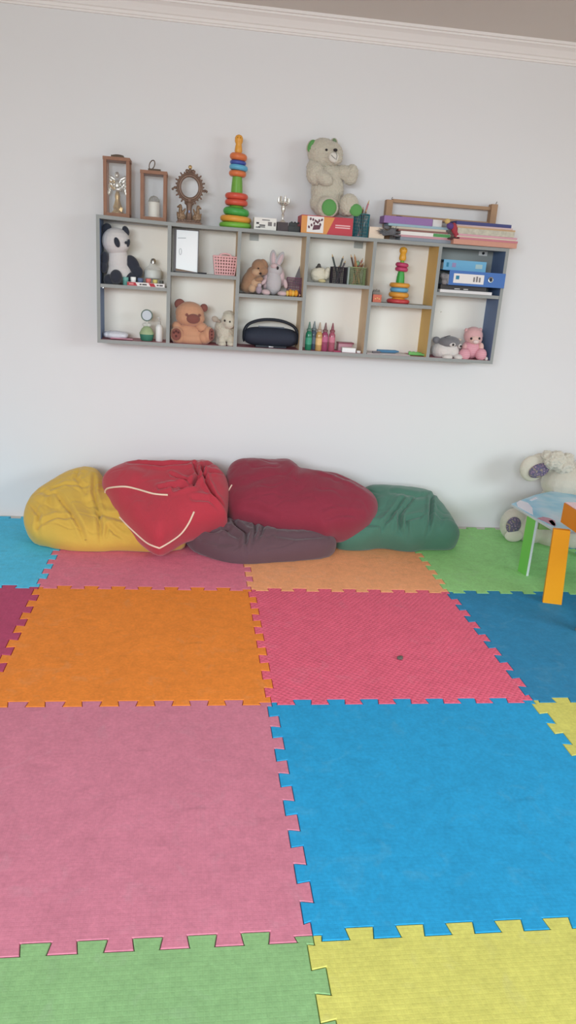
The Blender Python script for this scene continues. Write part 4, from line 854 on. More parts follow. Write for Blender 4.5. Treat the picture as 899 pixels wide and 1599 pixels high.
o, *_ = put_box('small_carton', 'little white box lying right of the white cards', 'box', 557.5, 563, 548, -.165, -.13, z0, M('card_w2', (240, 240, 238)))
s = sc(540, 540, -.08)
cx = at(537, 545, -.075).x; b = NB(); box(b, Vector((cx, -.075, z0+5.5*s)), (22*s, .05, 11*s), RZ(3), .002); r = obj('pink_carton', b, M('pink_box', (204, 142, 156), rough=.5), smooth=False); tag(r, 'low pink box with a dark red lid behind the white cards', 'box')
b = NB(); box(b, Vector((cx+1*s, -.075, z0+12*s)), (25*s, .052, 2.2*s), RZ(3), .002); o = obj('lid', b, M('lid_red', (150, 74, 92), rough=.4), r, smooth=False)
b = NB(); p = at(526, 549, -.17); bx(b, p.x-.02, p.x+.02, -.175, -.15, z0, z0+.006, .001); o = obj('magenta_eraser', b, M('magenta_card', (184, 64, 102))); tag(o, 'small magenta strip lying in front of the pink box', 'eraser')

# ------------------------------------------------------------------ fifth column
z0 = SHZ[4]
o, x0, x1, zt = put_box('orange_block', 'orange cube with a sparkly print, left of the smaller ring tower', 'box', 582.5, 596, 460, -.16, -.11, z0, M('orange_red', (222, 110, 84), rough=.45, var=.08))
for k in range(3): b = NB(); ell(b, Vector((x0+(x1-x0)*(.3+.22*k), -.1603, z0+(zt-z0)*(.45+.1*(k % 2)))), (.004, .0012, .003), None, 8); obj('printed_mark', b, M('yellow_ink', (246, 206, 120)), o)
b = NB(); s = sc(589, 455, -.135)
for k in range(3): lathe(b, x0+(x1-x0)*(.2+.27*k), -.135, zt, [(2.2*s, 0), (2.2*s, 5*s), (1.2*s, 7*s+(k % 2)*s)], 10)
box(b, Vector(((x0+x1)/2-.004, -.135, zt+2*s)), (12*s, 8*s, 4*s), None, .001)
o = obj('stone_castle', b, M('castle_grey', (134, 128, 120), rough=.8, var=.2, vs=80)); tag(o, 'tiny grey castle shaped piece standing on the orange cube', 'toy')
z0 = BZ
x0 = at(575, 556, -.18).x; x1 = at(622, 556, -.18).x
b = NB(); box(b, Vector(((x0+x1)/2+.03, -.105, z0+.0012)), (x1-x0+.08, .13, .0024), RZ(2)); o = obj('paper_sheet', b, paper_m('p_sheet', (222, 214, 214)), smooth=False); tag(o, 'flat pale paper sheet on the bottom of the fifth compartment', 'paper')
def flatpen(u0, u1, y0, y1, m, nm, name, cat, rad=.006, zz=.0026):
    a = Vector((at(u0, 552, y0).x, y0, z0+zz+rad)); c = Vector((at(u1, 552, y1).x, y1, z0+zz+rad)); d = (c-a)
    r = thing(name, nm, cat, (a+c)/2-Vector((0, 0, rad))); b = NB(); tube(b, [a, a+d*.85], rad, 10); obj('barrel', b, m, r); b = NB(); tube(b, [a+d*.85, c], rad*.9, 10, r2=rad*.4); obj('cap', b, m, r)
flatpen(588, 622, -.10, -.08, M('blue_pen', (74, 130, 172), rough=.4), 'thick blue marker lying in the fifth lower compartment', 'marker_pen', 'pen', .009)
flatpen(581, 594, -.15, -.13, M('grey_pen', (120, 112, 118), rough=.4), 'short grey pen lying at the left of the blue marker', 'marker_pen', 'pen', .006)
b = NB()
a = at(634, 553, -.12); c = at(662, 558, -.14)
box(b, Vector(((a.x+c.x)/2, -.12, z0+.010)), (.075, .035, .016), RZ(-10), .003); box(b, Vector((c.x-.004, -.145, z0+.008)), (.04, .02, .010), RZ(-25), .003)
for k in range(3): lathe(b, a.x+.02+.022*k, -.12-.004*k, z0+.017, [(.007, 0), (.007, .004), (.004, .005)], 12)
o = obj('green_toy_block', b, M('bright_green', (112, 196, 92), rough=.45)); tag(o, 'light green plastic piece lying near the ochre divider', 'toy')

# ------------------------------------------------------------------ sixth column
z0 = SHZ[5]
def z_at(u, v_, y): return at(u, v_, y).z
o, x0, x1, zt1 = put_box('writing_pad', 'white pad at the bottom of the binder pile', 'notepad', 687, 768.5, 454, -.20, -.03, z0, paper_m('p_pad', (226, 222, 220)))
o, x0, x1, zt2 = put_box('magazine', 'black magazine with small white lettering under the blue binder', 'magazine', 688, 760, 446.2, -.195, -.03, zt1, M('mag_black', (62, 58, 58), rough=.35, bump=0))
for a, c in ((.3, .42), (.5, .6)): plate('lettering', x0+(x1-x0)*a, x0+(x1-x0)*c, -.195, zt1+.004, zt1+.009, M('pale_ink', (200, 196, 190)), o)
xb0 = at(700, 440, -.235).x; xb1 = at(788, 440, -.235).x; hb = .075
def binder(x0, x1, y0, y1, z0, h, cover, label, rot, side):
    r = thing('ring_binder', label, 'binder', ((x0+x1)/2, (y0+y1)/2, z0), 'blue ring binders'); R_ = RZ(rot); c = Vector(((x0+x1)/2, (y0+y1)/2, z0))
    def pb(bm, a0, a1, b0, b1, c0, c1, bev=0): box(bm, c + R_ @ Vector(((a0+a1)/2, (b0+b1)/2, (c0+c1)/2)), (a1-a0, b1-b0, c1-c0), R_, bev)
    W2, D2 = (x1-x0)/2, (y1-y0)/2
    b = NB(); pb(b, -W2, W2, -D2, -D2+.003, 0, h, .0008); obj('spine', b, cover, r, smooth=False)
    b = NB(); pb(b, -W2, W2, -D2+.003, D2, 0, .003); obj('cover', b, cover, r, smooth=False)
    b = NB(); pb(b, -W2, W2, -D2+.003, D2, h-.003, h); obj('cover', b, cover, r, smooth=False)
    b = NB(); pb(b, -W2+.006, W2-.006, -D2+.012, D2-.008, .003, h*.7); obj('pages', b, paper_m('p_pages', (224, 220, 214)), r, smooth=False)
    return r, pb, W2, D2
bc = M('binder_blue', (62, 112, 190), rough=.45, var=.04, bump=0); bl = M('binder_light_blue', (104, 176, 216), rough=.5, var=.05, bump=0)
zb = z_at(745, 449.0, -.24); zb = zt2
hb = z_at(745, 424.5, -.235)-zb
r, pb, W2, D2 = binder(xb0, xb1, -.235, -.02, zb, hb, bc, 'royal blue ring binder with a white spine label, sticking out of the shelf', 0, 0)
b = NB(); pb(b, -W2*.84, W2*.24, -D2-.001, -D2, hb*.16, hb*.8); lb = obj('spine_label', b, M('label_white', (232, 226, 222), bump=0), r, smooth=False)
b = NB(); pb(b, -W2*.76, -W2*.64, -D2-.0016, -D2-.001, hb*.4, hb*.66); obj('printed_mark', b, M('teal_ink', (52, 132, 168)), lb, smooth=False)
for q in range(3): b = NB(); pb(b, W2*(-.14+.1*q), W2*(-.08+.1*q), -D2-.0016, -D2-.001, hb*(.3), hb*(.62+.06*(q % 2))); obj('printed_mark', b, M('grey_ink', (130, 124, 124)), lb, smooth=False)
b = NB(); cc_ = Vector(((xb0+xb1)/2+W2*.48, -.2352, zb+hb*.52)); tube(b, [cc_+Vector((.0125*math.cos(a), -.001, .0125*math.sin(a))) for a in [2*PI*q/24 for q in range(24)]], .003, 8, True); fh = obj('finger_ring', b, steel, r)
b = NB(); lathe(b, cc_.x, cc_.y, cc_.z, [(.0105, 0), (.0105, .0012)], 20, rot=RX(90)); obj('finger_hole', b, M('hole_dark', (54, 60, 78)), fh)
x0 = at(692, 415, -.17).x; x1 = at(759, 415, -.17).x; hb2 = z_at(725, 407, -.17)-(zb+hb)
r, pb, W2, D2 = binder(x0, x1, -.17, -.02, zb+hb, hb2, bl, 'light blue ring binder lying on top of the royal blue one', 0, 0)
for a, c, m_ in ((-.86, -.76, 'teal_ink'), (-.6, -.42, 'violet_ink'), (.5, .82, 'cream_ink')):
    b = NB(); pb(b, W2*a, W2*c, -D2-.0006, -D2, hb2*.3, hb2*.72); obj('printed_mark', b, M(m_, {'teal_ink': (52, 132, 168), 'violet_ink': (158, 142, 186), 'cream_ink': (170, 200, 200)}[m_]), r, smooth=False)
r = thing('crumpled_bag', 'crumpled grey plastic bag stuffed left of the blue binders', 'bag', (at(692, 440, -.15).x, -.15, zt2))
px_blob('bag', [(693, 440, -3, 5, 6, 8), (696, 436, 0, 5.5, 9, 8), (692, 431, 2, 4, 5, 7)], M('bag_grey', (150, 146, 148), rough=.4, var=.3, vs=60, bump=.6), r, -.17, zmin=zt2, fuzz=.003, fs=80)
# husky and pink plush
z0 = BZ
hw = M('husky_white', (216, 208, 202), rough=1, var=.06, bump=.5, bs=130, sheen=.3); hg = M('husky_grey', (124, 122, 126), rough=1, var=.08, bump=.5, bs=130, sheen=.3)
r = thing('husky_toy', 'round white and grey plush husky in the bottom right compartment', 'soft toy', (at(695, 559, YS-.02).x, YS-.02, z0)); yh = YS-.02
px_blob('body', [(690, 547, 0, 17, 14, 17), (698, 545, 0, 18, 15, 17), (704, 549, -2, 12, 10, 14)], hw, r, yh, zmin=z0)
px_blob('hood', [(699, 533.5, -5, 17.5, 9, 16, -4)], hg, r, yh)
px_blob('ear', [(681, 531, -2, 7, 5.5, 5, 18)], hg, r, yh); px_blob('ear', [(715, 530, -4, 4.5, 2, 4, 5)], M('ear_cream', (214, 200, 180)), r, yh, voxel=0)
for u, v_, q in ((700, 536, -18.5), (714, 539, -12)):
    e_ = px_blob('eye_patch', [(u, v_, q, 5.2 if u < 705 else 3, 3.6, 3)], hw, r, yh, voxel=0); px_blob('eye', [(u+.5, v_+.2, q-2.6, 1.9, 1.9, 1.5)], nose_m, e_, yh, voxel=0)
px_blob('paw', [(693, 555.5, -16, 8.5, 4.6, 7), ], hw, r, yh, zmin=z0); px_blob('paw', [(710, 556, -15, 7, 4.6, 7)], hw, r, yh, zmin=z0)
b = NB(); tube(b, [at(u, v_, yh)+Vector((0, -.045, 0)) for u, v_ in ((690, 525.5), (695, 523.5), (699, 523))], .0016, 6); obj('forehead_mark', b, nose_m, r)
pk = M('plush_pink', (222, 166, 166), rough=1, var=.06, bump=.4, bs=130, sheen=.3); pkl = M('plush_pink_light', (228, 184, 172), rough=1, var=.05, bump=.4, sheen=.3)
def stripes(name, c1, c2, sc_):
    m = M(name, c1, rough=1, var=0, bump=.3); nt = m.node_tree; wv = nt.nodes.new('ShaderNodeTexWave'); wv.bands_direction = 'Z'; wv.inputs['Scale'].default_value = sc_; wv.inputs['Distortion'].default_value = 1
    tc = [n for n in nt.nodes if n.type == 'TEX_COORD'][0]; nt.links.new(tc.outputs['Object'], wv.inputs['Vector']); mx = [n for n in nt.nodes if n.type == 'MIX'][0]
    mx.inputs[6].default_value = lin(c1); mx.inputs[7].default_value = lin(c2); nt.links.new(wv.outputs['Fac'], mx.inputs[0]); return m
kn = stripes('pink_knit', (206, 122, 142), (234, 190, 196), 60)
r = thing('pink_toy', 'pink plush baby animal in a ribbed suit in the bottom right compartment', 'soft toy', (at(738, 561, YS-.02).x, YS-.02, z0))
px_blob('body', [(735, 545, 0, 15, 15, 14)], kn, r, yh, zmin=z0)
px_blob('head', [(737.5, 524, -3, 15, 14, 13), (738, 529, -5, 13, 9, 12)], pk, r, yh)
px_blob('face', [(737, 529, -10.5, 9.5, 7.5, 8)], pkl, r, yh, voxel=0); px_blob('ear', [(748.5, 515, -3, 3.2, 3.4, 3)], pk, r, yh, voxel=0); px_blob('ear', [(727, 515.5, -3, 3.2, 3.4, 3)], pk, r, yh, voxel=0)
px_blob('muzzle', [(736.5, 532, -18, 4.5, 3, 2.5)], M('muzzle_pale', (232, 206, 200)), r, yh, voxel=0)
for u, v_ in ((729.5, 527), (742, 527)): px_blob('eye', [(u, v_, -17.5, 1.7, 1.9, 1.5)], nose_m, r, yh, voxel=0)
px_blob('arm', [(747.5, 541, -8, 4.5, 7, 6, -5)], pkl, r, yh); px_blob('arm', [(723, 541, -6, 4, 6, 5, 8)], pk, r, yh)
for u in (721, 746): px_blob('leg', [(u, 552, -12, 9.2, 9.6, 9)], kn, r, yh, zmin=z0)
px_blob('foot', [(753.5, 558.5, -14, 2.5, 3, 4)], hw, r, yh, voxel=0, zmin=z0)

# ------------------------------------------------------------------ bean bags
def segd(p, a, c):
    ab = c-a; t = max(0, min(1, (p-a).dot(ab)/max(1e-9, ab.length_squared))); return (p-(a+ab*t)).length, t
def bag(name, label, outline, ytop, ybot, cen, front, m, creases, zoff=0, back=.12, parent=None, lump=.012, sq=.62, group='bean bags along the wall', pexp=.8, fold=.004):
    """outline: photo silhouette; the silhouette plane leans back from ybot (bottom) to ytop (top)."""
    vs = [p[1] for p in outline]; v0, v1 = min(vs), max(vs)
    OU = smoothline([(u, v, 0) for u, v in outline], 22, True)
    def yp(v): t = (v-v0)/(v1-v0); return ytop+(ybot-ytop)*max(0, min(1, t))
    def P3(u, v): return at(u, v, yp(v))
    NT = len(OU); NF, NBk = 80, 16
    nrm = (P3(cen[0]+10, cen[1])-P3(cen[0]-10, cen[1])).cross(P3(cen[0], cen[1]-20)-P3(cen[0], cen[1]+20)).normalized()
    if nrm.y > 0: nrm = -nrm
    CR = [([Vector((x, y_)) for x, y_ in c_[0]], c_[1], c_[2]) for c_ in creases]
    def disp(u, v):
        p = Vector((u, v)); d = 0
        for pl, wd_, dp in CR:
            best = 1e9; tt = 0; n = len(pl)-1
            for i in range(n):
                q, t = segd(p, pl[i], pl[i+1])
                if q < best: best = q; tt = (i+t)/n
            if best < wd_*5:
                env = .35+.65*math.sin(PI*min(1, max(0, tt*.9+.05)))
                d += env*dp*(-math.exp(-(best/wd_)**2) + .55*math.exp(-((best-2.0*wd_)/(wd_*1.1))**2))
        return d
    b = NB(); rows = []
    for k in range(1, NF+1):
        ph = (PI/2)*k/NF; rr = math.sin(ph)**pexp; dep = max(0, math.cos(ph))**sq; row = []
        for q in OU:
            u = cen[0]+(q.x-cen[0])*rr; v = cen[1]+(q.y-cen[1])*rr
            base = P3(u, v); e = 1-rr**6
            w3 = Vector((base.x*4.2, v*.013, 3.1+cen[0]))
            f2 = noise.noise(Vector((u*.020+v*.012, v*.035, cen[0]*.1)))*lump + noise.noise(Vector((u*.05, v*.06+u*.02, 9.+cen[0])))*lump*.5
            rg_ = 1-abs(noise.noise(Vector((u*.028+v*.02, v*.05-u*.01, 4+cen[0]))))*2; f2 -= fold*max(0, rg_-.72)/.28
            dd = front*dep + (f2 + 1.25*disp(u, v))*(.25+.75*e)*min(1, dep*2.5+.15)
            row.append(b.verts.new(base + nrm*dd))
        rows.append(row)
    for k in range(1, NBk+1):
        ph = (PI/2)*(1-k/NBk); rr = max(.02, math.sin(ph))**.8; dep = math.cos(ph)**.7; row = []
        for q in OU:
            u = cen[0]+(q.x-cen[0])*rr; v = cen[1]+(q.y-cen[1])*rr; row.append(b.verts.new(P3(u, v)-nrm*back*dep))
        rows.append(row)
    c0 = b.verts.new(P3(*cen)+nrm*(front+disp(*cen)))
    for i in range(NT): b.faces.new((c0, rows[0][(i+1) % NT], rows[0][i]))
    for A, B_ in zip(rows, rows[1:]):
        for i in range(NT): b.faces.new((A[i], A[(i+1) % NT], B_[(i+1) % NT], B_[i]))
    b.faces.new(rows[-1])
    for v in b.verts:
        v.co.z = max(v.co.z, .002+zoff); v.co.y = min(v.co.y, -.008)
    bmesh.ops.recalc_face_normals(b, faces=b.faces)
    tree = BVHTree.FromBMesh(b)
    o = obj(name, b, m, loc=(P3(*cen).x, P3(*cen).y, .002), smooth='all'); tag(o, label, 'bean bag', group)
    return o, tree
def on_surface(tree, u, v, off=.001, cen=None):
    d = (CC + CA*((u-449.5)/FPX) - CB*((v-799.5)/FPX)).normalized(); loc, n, i, dist = tree.ray_cast(CP, d)
    k = 0
    while loc is None and k < 12 and cen:
        k += 1; u += (cen[0]-u)*.02; v += (cen[1]-v)*.02
        d = (CC + CA*((u-449.5)/FPX) - CB*((v-799.5)/FPX)).normalized(); loc, n, i, dist = tree.ray_cast(CP, d)
    return (loc - d*off) if loc else at(u, v, -.4)
def piping(tree, px, rad, m, parent, name='piping', n=10, cen=None):
    pts = [on_surface(tree, p.x, p.y, cen=cen) for p in smoothline([(u, v, 0) for u, v in px], n)]
    b = NB(); tube(b, pts, rad, 8); return obj(name, b, m, parent, smooth='all')
def cloth(name, c, **kw):
    return M(name, c, rough=.85, var=.06, vs=9, bump=.35, bs=220, sheen=.25, **kw)
o, tr_ = bag('bean_bag', 'mustard yellow bean bag slumped at the left end of the row',
  [(38, 812), (50, 782), (78, 760), (104, 745), (130, 737), (152, 740), (166, 757), (180, 776), (230, 800), (282, 838), (289, 850), (270, 860), (246, 864), (190, 861), (150, 864), (110, 862), (70, 852), (46, 838)],
  -.16, -.60, (122, 808), .13, cloth('yellow_cloth', (216, 172, 60)),
  [([(92, 790), (112, 815), (128, 840), (136, 858)], 3.2, .014), ([(150, 760), (150, 790), (158, 820), (160, 858)], 3, .014), ([(60, 838), (95, 826), (118, 828)], 2.6, .010), ([(168, 852), (172, 840), (182, 848), (200, 858)], 2.5, .011),
   ([(160, 822), (200, 832), (250, 850)], 3.5, .010), ([(106, 785), (128, 822), (146, 852)], 10, -.016), ([(50, 800), (66, 822), (62, 846)], 3.5, .012), ([(176, 788), (190, 815), (230, 838)], 3, .010), ([(84, 782), (106, 776), (140, 780)], 2.2, .007), ([(128, 742), (122, 765), (138, 790)], 3, .008), ([(60, 780), (84, 792), (84, 812)], 4, .007)])
for u, v_ in ((92, 782), (134, 843)):
    b = NB(); ell(b, on_surface(tr_, u, v_, .0), (.007, .004, .004), None, 10); obj('stitch_knot', b, M('yellow_thread', (186, 146, 60)), o)
o, tr_ = bag('bean_bag', 'bright red bean bag with cream piping, leaning over the yellow one',
  [(160, 763), (178, 748), (208, 741), (250, 742), (300, 740), (332, 741), (352, 758), (358, 780), (354, 808), (352, 822), (320, 830), (288, 840), (268, 852), (250, 860), (230, 852), (196, 822), (172, 792)],
  -.20, -.74, (262, 790), .20, cloth('red_cloth', (190, 46, 62)),
  [([(303, 762), (310, 780), (302, 797), (272, 806)], 2.6, .024), ([(346, 764), (326, 772), (310, 786), (284, 802)], 2.4, .020), ([(250, 803), (272, 801), (296, 794)], 2.4, .018), ([(352, 814), (334, 806), (322, 790), (314, 764)], 2.6, .024), ([(268, 782), (284, 789), (302, 793)], 2.2, .016),
   ([(205, 756), (255, 765), (298, 758)], 3.2, .016), ([(335, 746), (318, 762), (314, 776)], 2.6, .018), ([(300, 815), (325, 814), (346, 822)], 2.6, .012), ([(225, 750), (270, 752), (310, 748)], 3, .010), ([(190, 775), (215, 800), (240, 835)], 8, .008)], fold=.002, lump=.010)
pm = M('cream_piping', (232, 206, 178), rough=.8)
piping(tr_, [(262, 773), (240, 771), (215, 764), (196, 760), (176, 761), (166, 764), (165, 772), (174, 790), (190, 811), (209, 830), (230, 848), (249, 856)], .0052, pm, o, cen=(262, 790))
piping(tr_, [(249, 856), (266, 846), (282, 834), (294, 818), (303, 799)], .0052, pm, o, cen=(262, 790))
o, tr_ = bag('bean_bag', 'dark plum brown bean bag squashed flat under the red ones',
  [(288, 838), (300, 832), (330, 826), (362, 822), (400, 832), (450, 843), (490, 842), (520, 848), (523, 858), (505, 868), (470, 875), (430, 880), (384, 885), (350, 880), (318, 866), (298, 852)],
  -.42, -.74, (400, 858), .12, cloth('brown_cloth', (98, 68, 76)),
  [([(362, 826), (366, 842), (384, 858), (382, 884)], 3, .016), ([(396, 836), (398, 856), (388, 880)], 2.6, .014), ([(412, 842), (404, 862), (396, 872)], 2.6, .010), ([(302, 840), (330, 852), (356, 850)], 3.2, .012), ([(340, 832), (350, 850), (370, 866)], 3, .010), ([(430, 862), (470, 862), (508, 856)], 3, .009), ([(312, 856), (340, 868), (370, 874)], 3, .008)], back=.09)
o, tr_ = bag('bean_bag', 'crimson bean bag heaped on top of the brown and green ones',
  [(350, 760), (358, 738), (380, 732), (410, 735), (440, 734), (456, 742), (470, 752), (520, 757), (556, 772), (582, 788), (587, 806), (574, 826), (550, 838), (524, 842), (505, 846), (470, 840), (430, 838), (390, 826), (362, 815), (350, 790)],
  -.15, -.58, (460, 790), .21, cloth('crimson_cloth', (146, 36, 58)),
  [([(470, 752), (500, 762), (540, 776), (576, 792)], 4, .010), ([(458, 746), (462, 762), (455, 785)], 5, .006), ([(500, 836), (520, 830), (560, 826)], 3, .010), ([(365, 812), (400, 820), (430, 832)], 3, .010), ([(352, 780), (372, 786), (420, 782)], 6, .005)], lump=.010, fold=.003)
piping(tr_, [(362, 757), (358, 764), (354, 774), (352, 788)], .004, pm, o, cen=(460, 790))
o, tr_ = bag('bean_bag', 'dark green bean bag at the right end of the row',
  [(522, 848), (530, 820), (548, 790), (566, 774), (590, 772), (630, 776), (660, 780), (674, 787), (692, 806), (708, 832), (714, 846), (700, 856), (662, 858), (640, 863), (620, 860), (594, 856), (560, 862), (534, 860)],
  -.12, -.52, (625, 822), .18, cloth('green_cloth', (70, 122, 102)),
  [([(672, 788), (664, 806), (662, 830), (660, 856)], 2.6, .018), ([(618, 812), (610, 826), (598, 840), (588, 850)], 2.8, .014), ([(632, 812), (614, 834), (616, 852), (634, 862)], 2.8, .016), ([(646, 836), (624, 842), (630, 860)], 2.4, .012), ([(560, 846), (586, 848), (600, 858)], 3, .010), ([(604, 800), (640, 806), (662, 800)], 4, .007), ([(690, 812), (680, 836), (672, 856)], 4, .006)], lump=.010)
# crumb on the rose mat
c = atz(624, 1029, 0); b = NB(); ell(b, c+Vector((0, 0, .005)), (.013, .012, .007), None, 12); ell(b, c+Vector((.006, .004, .007)), (.008, .008, .006), None, 10)
o = obj('crumb', remeshed(b, .002, 1, zmin=.0, fuzz=.0012, fs=200), M('crumb_dark', (96, 92, 84), rough=.9, var=.3, vs=100)); tag(o, 'small dark grey green crumb lying on the rose foam mat', 'crumb')

# ------------------------------------------------------------------ plush elephant at the right
EY = -.20
ef = M('elephant_plush', (206, 198, 180), rough=1, var=.06, vs=25, bump=.6, bs=140, sheen=.4)
def flowers(name):
    m = M(name, (90, 84, 124), rough=.9, var=.1, bump=.2); nt = m.node_tree; tc = [n for n in nt.nodes if n.type == 'TEX_COORD'][0]
    vo = nt.nodes.new('ShaderNodeTexVoronoi'); vo.inputs['Scale'].default_value = 62; nt.links.new(tc.outputs['Object'], vo.inputs['Vector'])
    cr = nt.nodes.new('ShaderNodeValToRGB'); e = cr.color_ramp.elements; e[0].position = .0; e[0].color = lin((176, 168, 182)); e[1].position = .55; e[1].color = lin((84, 84, 116))
    n_ = cr.color_ramp.elements.new(.3); n_.color = lin((128, 104, 122)); n2 = cr.color_ramp.elements.new(.85); n2.color = lin((150, 134, 120))
    nt.links.new(vo.outputs['Distance'], cr.inputs[0]); 
    b_ = nt.nodes['Principled BSDF']; nt.links.new(cr.outputs[0], b_.inputs['Base Color']); return m
fl = flowers('floral_cotton')
r = thing('plush_elephant', 'large cream plush elephant with floral ear lining, sitting behind the small tables', 'soft toy', (2.08, EY, 0))
px_blob('body', [(900, 800, -4, 62, 46, 40), (925, 800, -4, 60, 48, 42), (878, 792, 0, 42, 40, 34)], ef, r, EY, zmin=.0, voxel=.008, smooth=4)
px_blob('head', [(890, 752, -8, 50, 34, 36), (915, 756, -10, 46, 38, 38)], ef, r, EY, voxel=.008, smooth=4)
er = px_blob('ear', [(826, 729, -10, 20, 21, 8, -8), (838, 722, -8, 18, 17, 8, -20), (852, 722, -6, 16, 15, 9)], ef, r, EY, voxel=.006)
px_blob('ear_lining', [(833, 730, -19, 17, 11, 3.2, -22)], fl, er, EY, voxel=0)
px_blob('hair_tuft', [(856, 713, -22, 18, 14, 13, -10), (868, 722, -24, 17, 11, 12), (846, 708, -18, 9, 8, 9), (876, 712, -20, 10, 10, 9)], ef, r, EY, voxel=.004, smooth=2, fuzz=.009, fs=55)
px_blob('ear', [(950, 735, -10, 22, 24, 8)], ef, r, EY, voxel=.006)
lg = px_blob('leg', [(799, 816, -8, 22, 26, 20), (822, 820, -16, 22, 24, 24), (848, 826, -24, 24, 22, 26), (876, 828, -30, 24, 22, 24)], ef, r, EY, zmin=.0, voxel=.006)
px_blob('foot_pad', [(790, 811, -28.5, 12, 13.5, 2.6, 0)], fl, lg, EY, voxel=0)
px_blob('sole_cover', [(791, 827, -27.5, 15, 10, 4)], ef, lg, EY, voxel=0)
px_blob('leg', [(905, 850, -70, 15, 14, 14), (922, 848, -60, 16, 15, 16), (930, 840, -40, 18, 18, 22)], ef, r, EY, zmin=.0, voxel=.006)

# ------------------------------------------------------------------ blue topped child table
TZ = .33; tg = M('green_board', (112, 200, 80), rough=.5, var=.04, bump=.03); tge = M('pale_edge', (196, 206, 206), rough=.5, var=.02, bump=0)
A = atz(798, 787, TZ); P1 = atz(818, 779, TZ); P2 = atz(836, 772.5, TZ); P3_ = atz(860, 767, TZ); P4 = atz(880, 769, TZ); P5 = atz(899, 773, TZ); F_ = atz(866, 827, TZ)
fd = (F_-A).normalized(); E1 = A+fd*.46
outl = [A, P1, P2, P3_, P4, P5, Vector((2.24, -.44, TZ)), Vector((2.30, -.80, TZ)), Vector((2.18, -1.04, TZ)), E1]
def tabletop(name):
    m = M(name, (150, 200, 220), rough=.22, var=.05, bump=0, spec=.5); nt = m.node_tree; tc = [n for n in nt.nodes if n.type == 'TEX_COORD'][0]; L_ = nt.links
    n = nt.nodes.new('ShaderNodeTexNoise'); n.inputs['Scale'].default_value = 5.5; n.inputs['Detail'].default_value = 2; L_.new(tc.outputs['Object'], n.inputs['Vector'])
    cr = nt.nodes.new('ShaderNodeValToRGB'); e = cr.color_ramp.elements; e[0].position = .40; e[0].color = lin((132, 196, 226)); e[1].position = .72; e[1].color = lin((204, 222, 240))
    cr.color_ramp.elements.new(.55).color = lin((172, 214, 234))
    L_.new(n.outputs['Fac'], cr.inputs[0]); L_.new(cr.outputs[0], nt.nodes['Principled BSDF'].inputs['Base Color']); return m
r = thing('play_table', 'low child table with a glossy pale blue printed top and green board legs', 'table', (1.9, -.7, 0))
b = NB(); prism(b, [p+Vector((0, 0, 0)) for p in outl], (0, 0, -.012))
tt_ = obj('table_top', faces_by(b, lambda f: 0 if abs(f.normal.z) > .5 else 1), [tabletop('printed_top'), tge], r, smooth=False)
def decal(px, m, name):
    b = NB(); prism(b, [atz(u, v_, TZ+.0012) for u, v_ in px], (0, 0, -.0010)); o = obj(name, b, m, tt_, smooth=False); return o
decal([(806, 785), (812, 781), (824, 785), (831, 793), (832, 804), (826, 801), (808, 791)], M('print_cloud', (222, 222, 236), rough=.3, bump=0), 'printed_cloud')
decal([(826, 781), (836, 776), (839, 778), (830, 782)], M('print_cloud', (222, 222, 236)), 'printed_cloud')
decal([(838, 809), (848, 807), (858, 809), (866, 813), (868, 821), (862, 820), (850, 814)], M('print_rose', (190, 120, 150), rough=.3, var=.3, vs=40, bump=0), 'printed_figure')
decal([(856, 813), (862, 812), (867, 818), (866, 822), (861, 819)], M('print_dark', (120, 60, 80), rough=.3, bump=0), 'printed_figure')
def boardleg(p, dirv, w_, th, z1, mface, medge, parent, inw):
    dv = Vector(dirv).normalized(); nv = Vector(inw).normalized(); b = NB()
    prism(b, [p, p+dv*w_, p+dv*w_+nv*th, p+nv*th], (0, 0, z1)); 
    return obj('leg', faces_by(b, lambda f: 1 if abs(f.normal.dot(dv)) > .7 else 0), [mface, medge], parent, smooth=False)
q0 = atz(808, 891, 0); q1 = atz(821, 899.5, 0); dl = (q1-q0)
boardleg(q0, dl, dl.length, .014, TZ-.012, tg, tge, r, (1, .1, 0))
boardleg(Vector((2.12, -.50, 0)), (0, -1, 0), .08, .014, TZ-.012, tg, tge, r, (1, 0, 0))
boardleg(Vector((2.10, -1.00, 0)), (0, -1, 0), .03, .014, TZ-.012, tg, tge, r, (1, 0, 0))
b = NB(); bx(b, 1.672, 2.12, -.848, -.836, TZ-.062, TZ-.012); obj('apron', b, M('olive_board', (128, 170, 88), rough=.5), r, smooth=False)

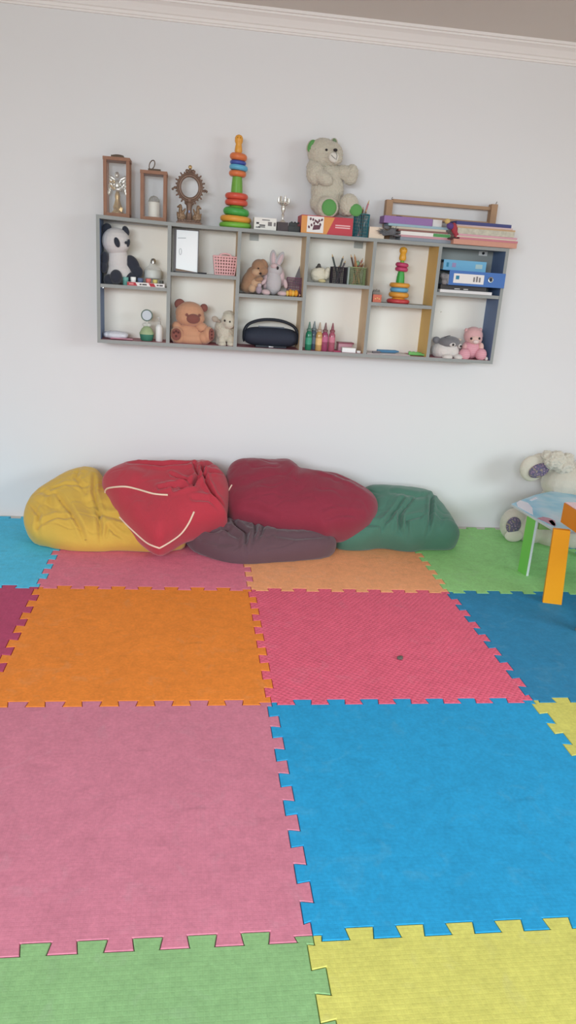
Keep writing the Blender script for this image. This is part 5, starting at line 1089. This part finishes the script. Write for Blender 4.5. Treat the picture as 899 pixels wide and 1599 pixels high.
# ------------------------------------------------------------------ orange child table
oz = .498; om = M('orange_board', (252, 160, 6), rough=.5, var=.04, bump=.03); om2 = M('orange_dark', (236, 138, 16), rough=.5, var=.04, bump=.03); pt = M('pink_top', (238, 200, 204), rough=.4, bump=0)
r = thing('play_table', 'small orange child table with a pink top at the right edge', 'table', (1.9, -1.4, 0))
C0 = atz(880.5, 783.5, oz); 
b = NB(); bx(b, C0.x+.004, C0.x+.50, C0.y-.50, C0.y-.004, oz-.004, oz); obj('table_top', b, pt, r, smooth=False)
for nm, e in (('a', (C0.x, C0.x+.018, C0.y-.50, C0.y)), ('b', (C0.x+.482, C0.x+.50, C0.y-.50, C0.y)), ('c', (C0.x+.018, C0.x+.482, C0.y-.018, C0.y)), ('d', (C0.x+.018, C0.x+.482, C0.y-.50, C0.y-.482))):
    b = NB(); bx(b, e[0], e[1], e[2], e[3], oz-.105, oz-.0045, .002)
    obj('apron', b, om2, r, smooth=False)
def splay_leg(t0, t1, b0, b1, zt, th):
    """board leg: top edge t0-t1, floor edge b0-b1; the lower right corner is laid into the plane of the other three"""
    b = NB(); f = [Vector((*t0, zt)), Vector((*t1, zt)), None, Vector((*b0, 0))]
    n = (f[1]-f[0]).cross(f[3]-f[0]).normalized(); q = Vector((b1[0], b1[1], 0)); dn = (q-CP).normalized()
    q = CP + dn*((f[0]-CP).dot(n)/dn.dot(n)) if abs(dn.dot(n)) > .05 else q
    q.z = max(q.z, 0.0); f[2] = q
    if n.y < 0: n = -n
    prism(b, f, Vector((n.x, n.y, 0)).normalized()*th)
    return obj('leg', b, om, r, smooth=False)
g0 = atz(847, 941, 0); g1 = atz(875.5, 949.5, 0)
h0 = atz(864.5, 826, oz-.105); h1 = atz(890.5, 829, oz-.105)
splay_leg((h0.x, h0.y), (h1.x, h1.y), (g0.x, g0.y), (g1.x, g1.y), oz-.106, .026)
for sx, sy in ((1, 0), (0, 1), (1, 1)):
    ox = C0.x+.40*sx; oy = C0.y-.05-.36*sy
    splay_leg((ox, oy), (ox+.075, oy-.03), (ox+(.02 if sx else -.05), oy), (ox+.075+(.02 if sx else -.05), oy-.03), oz-.106, .026)
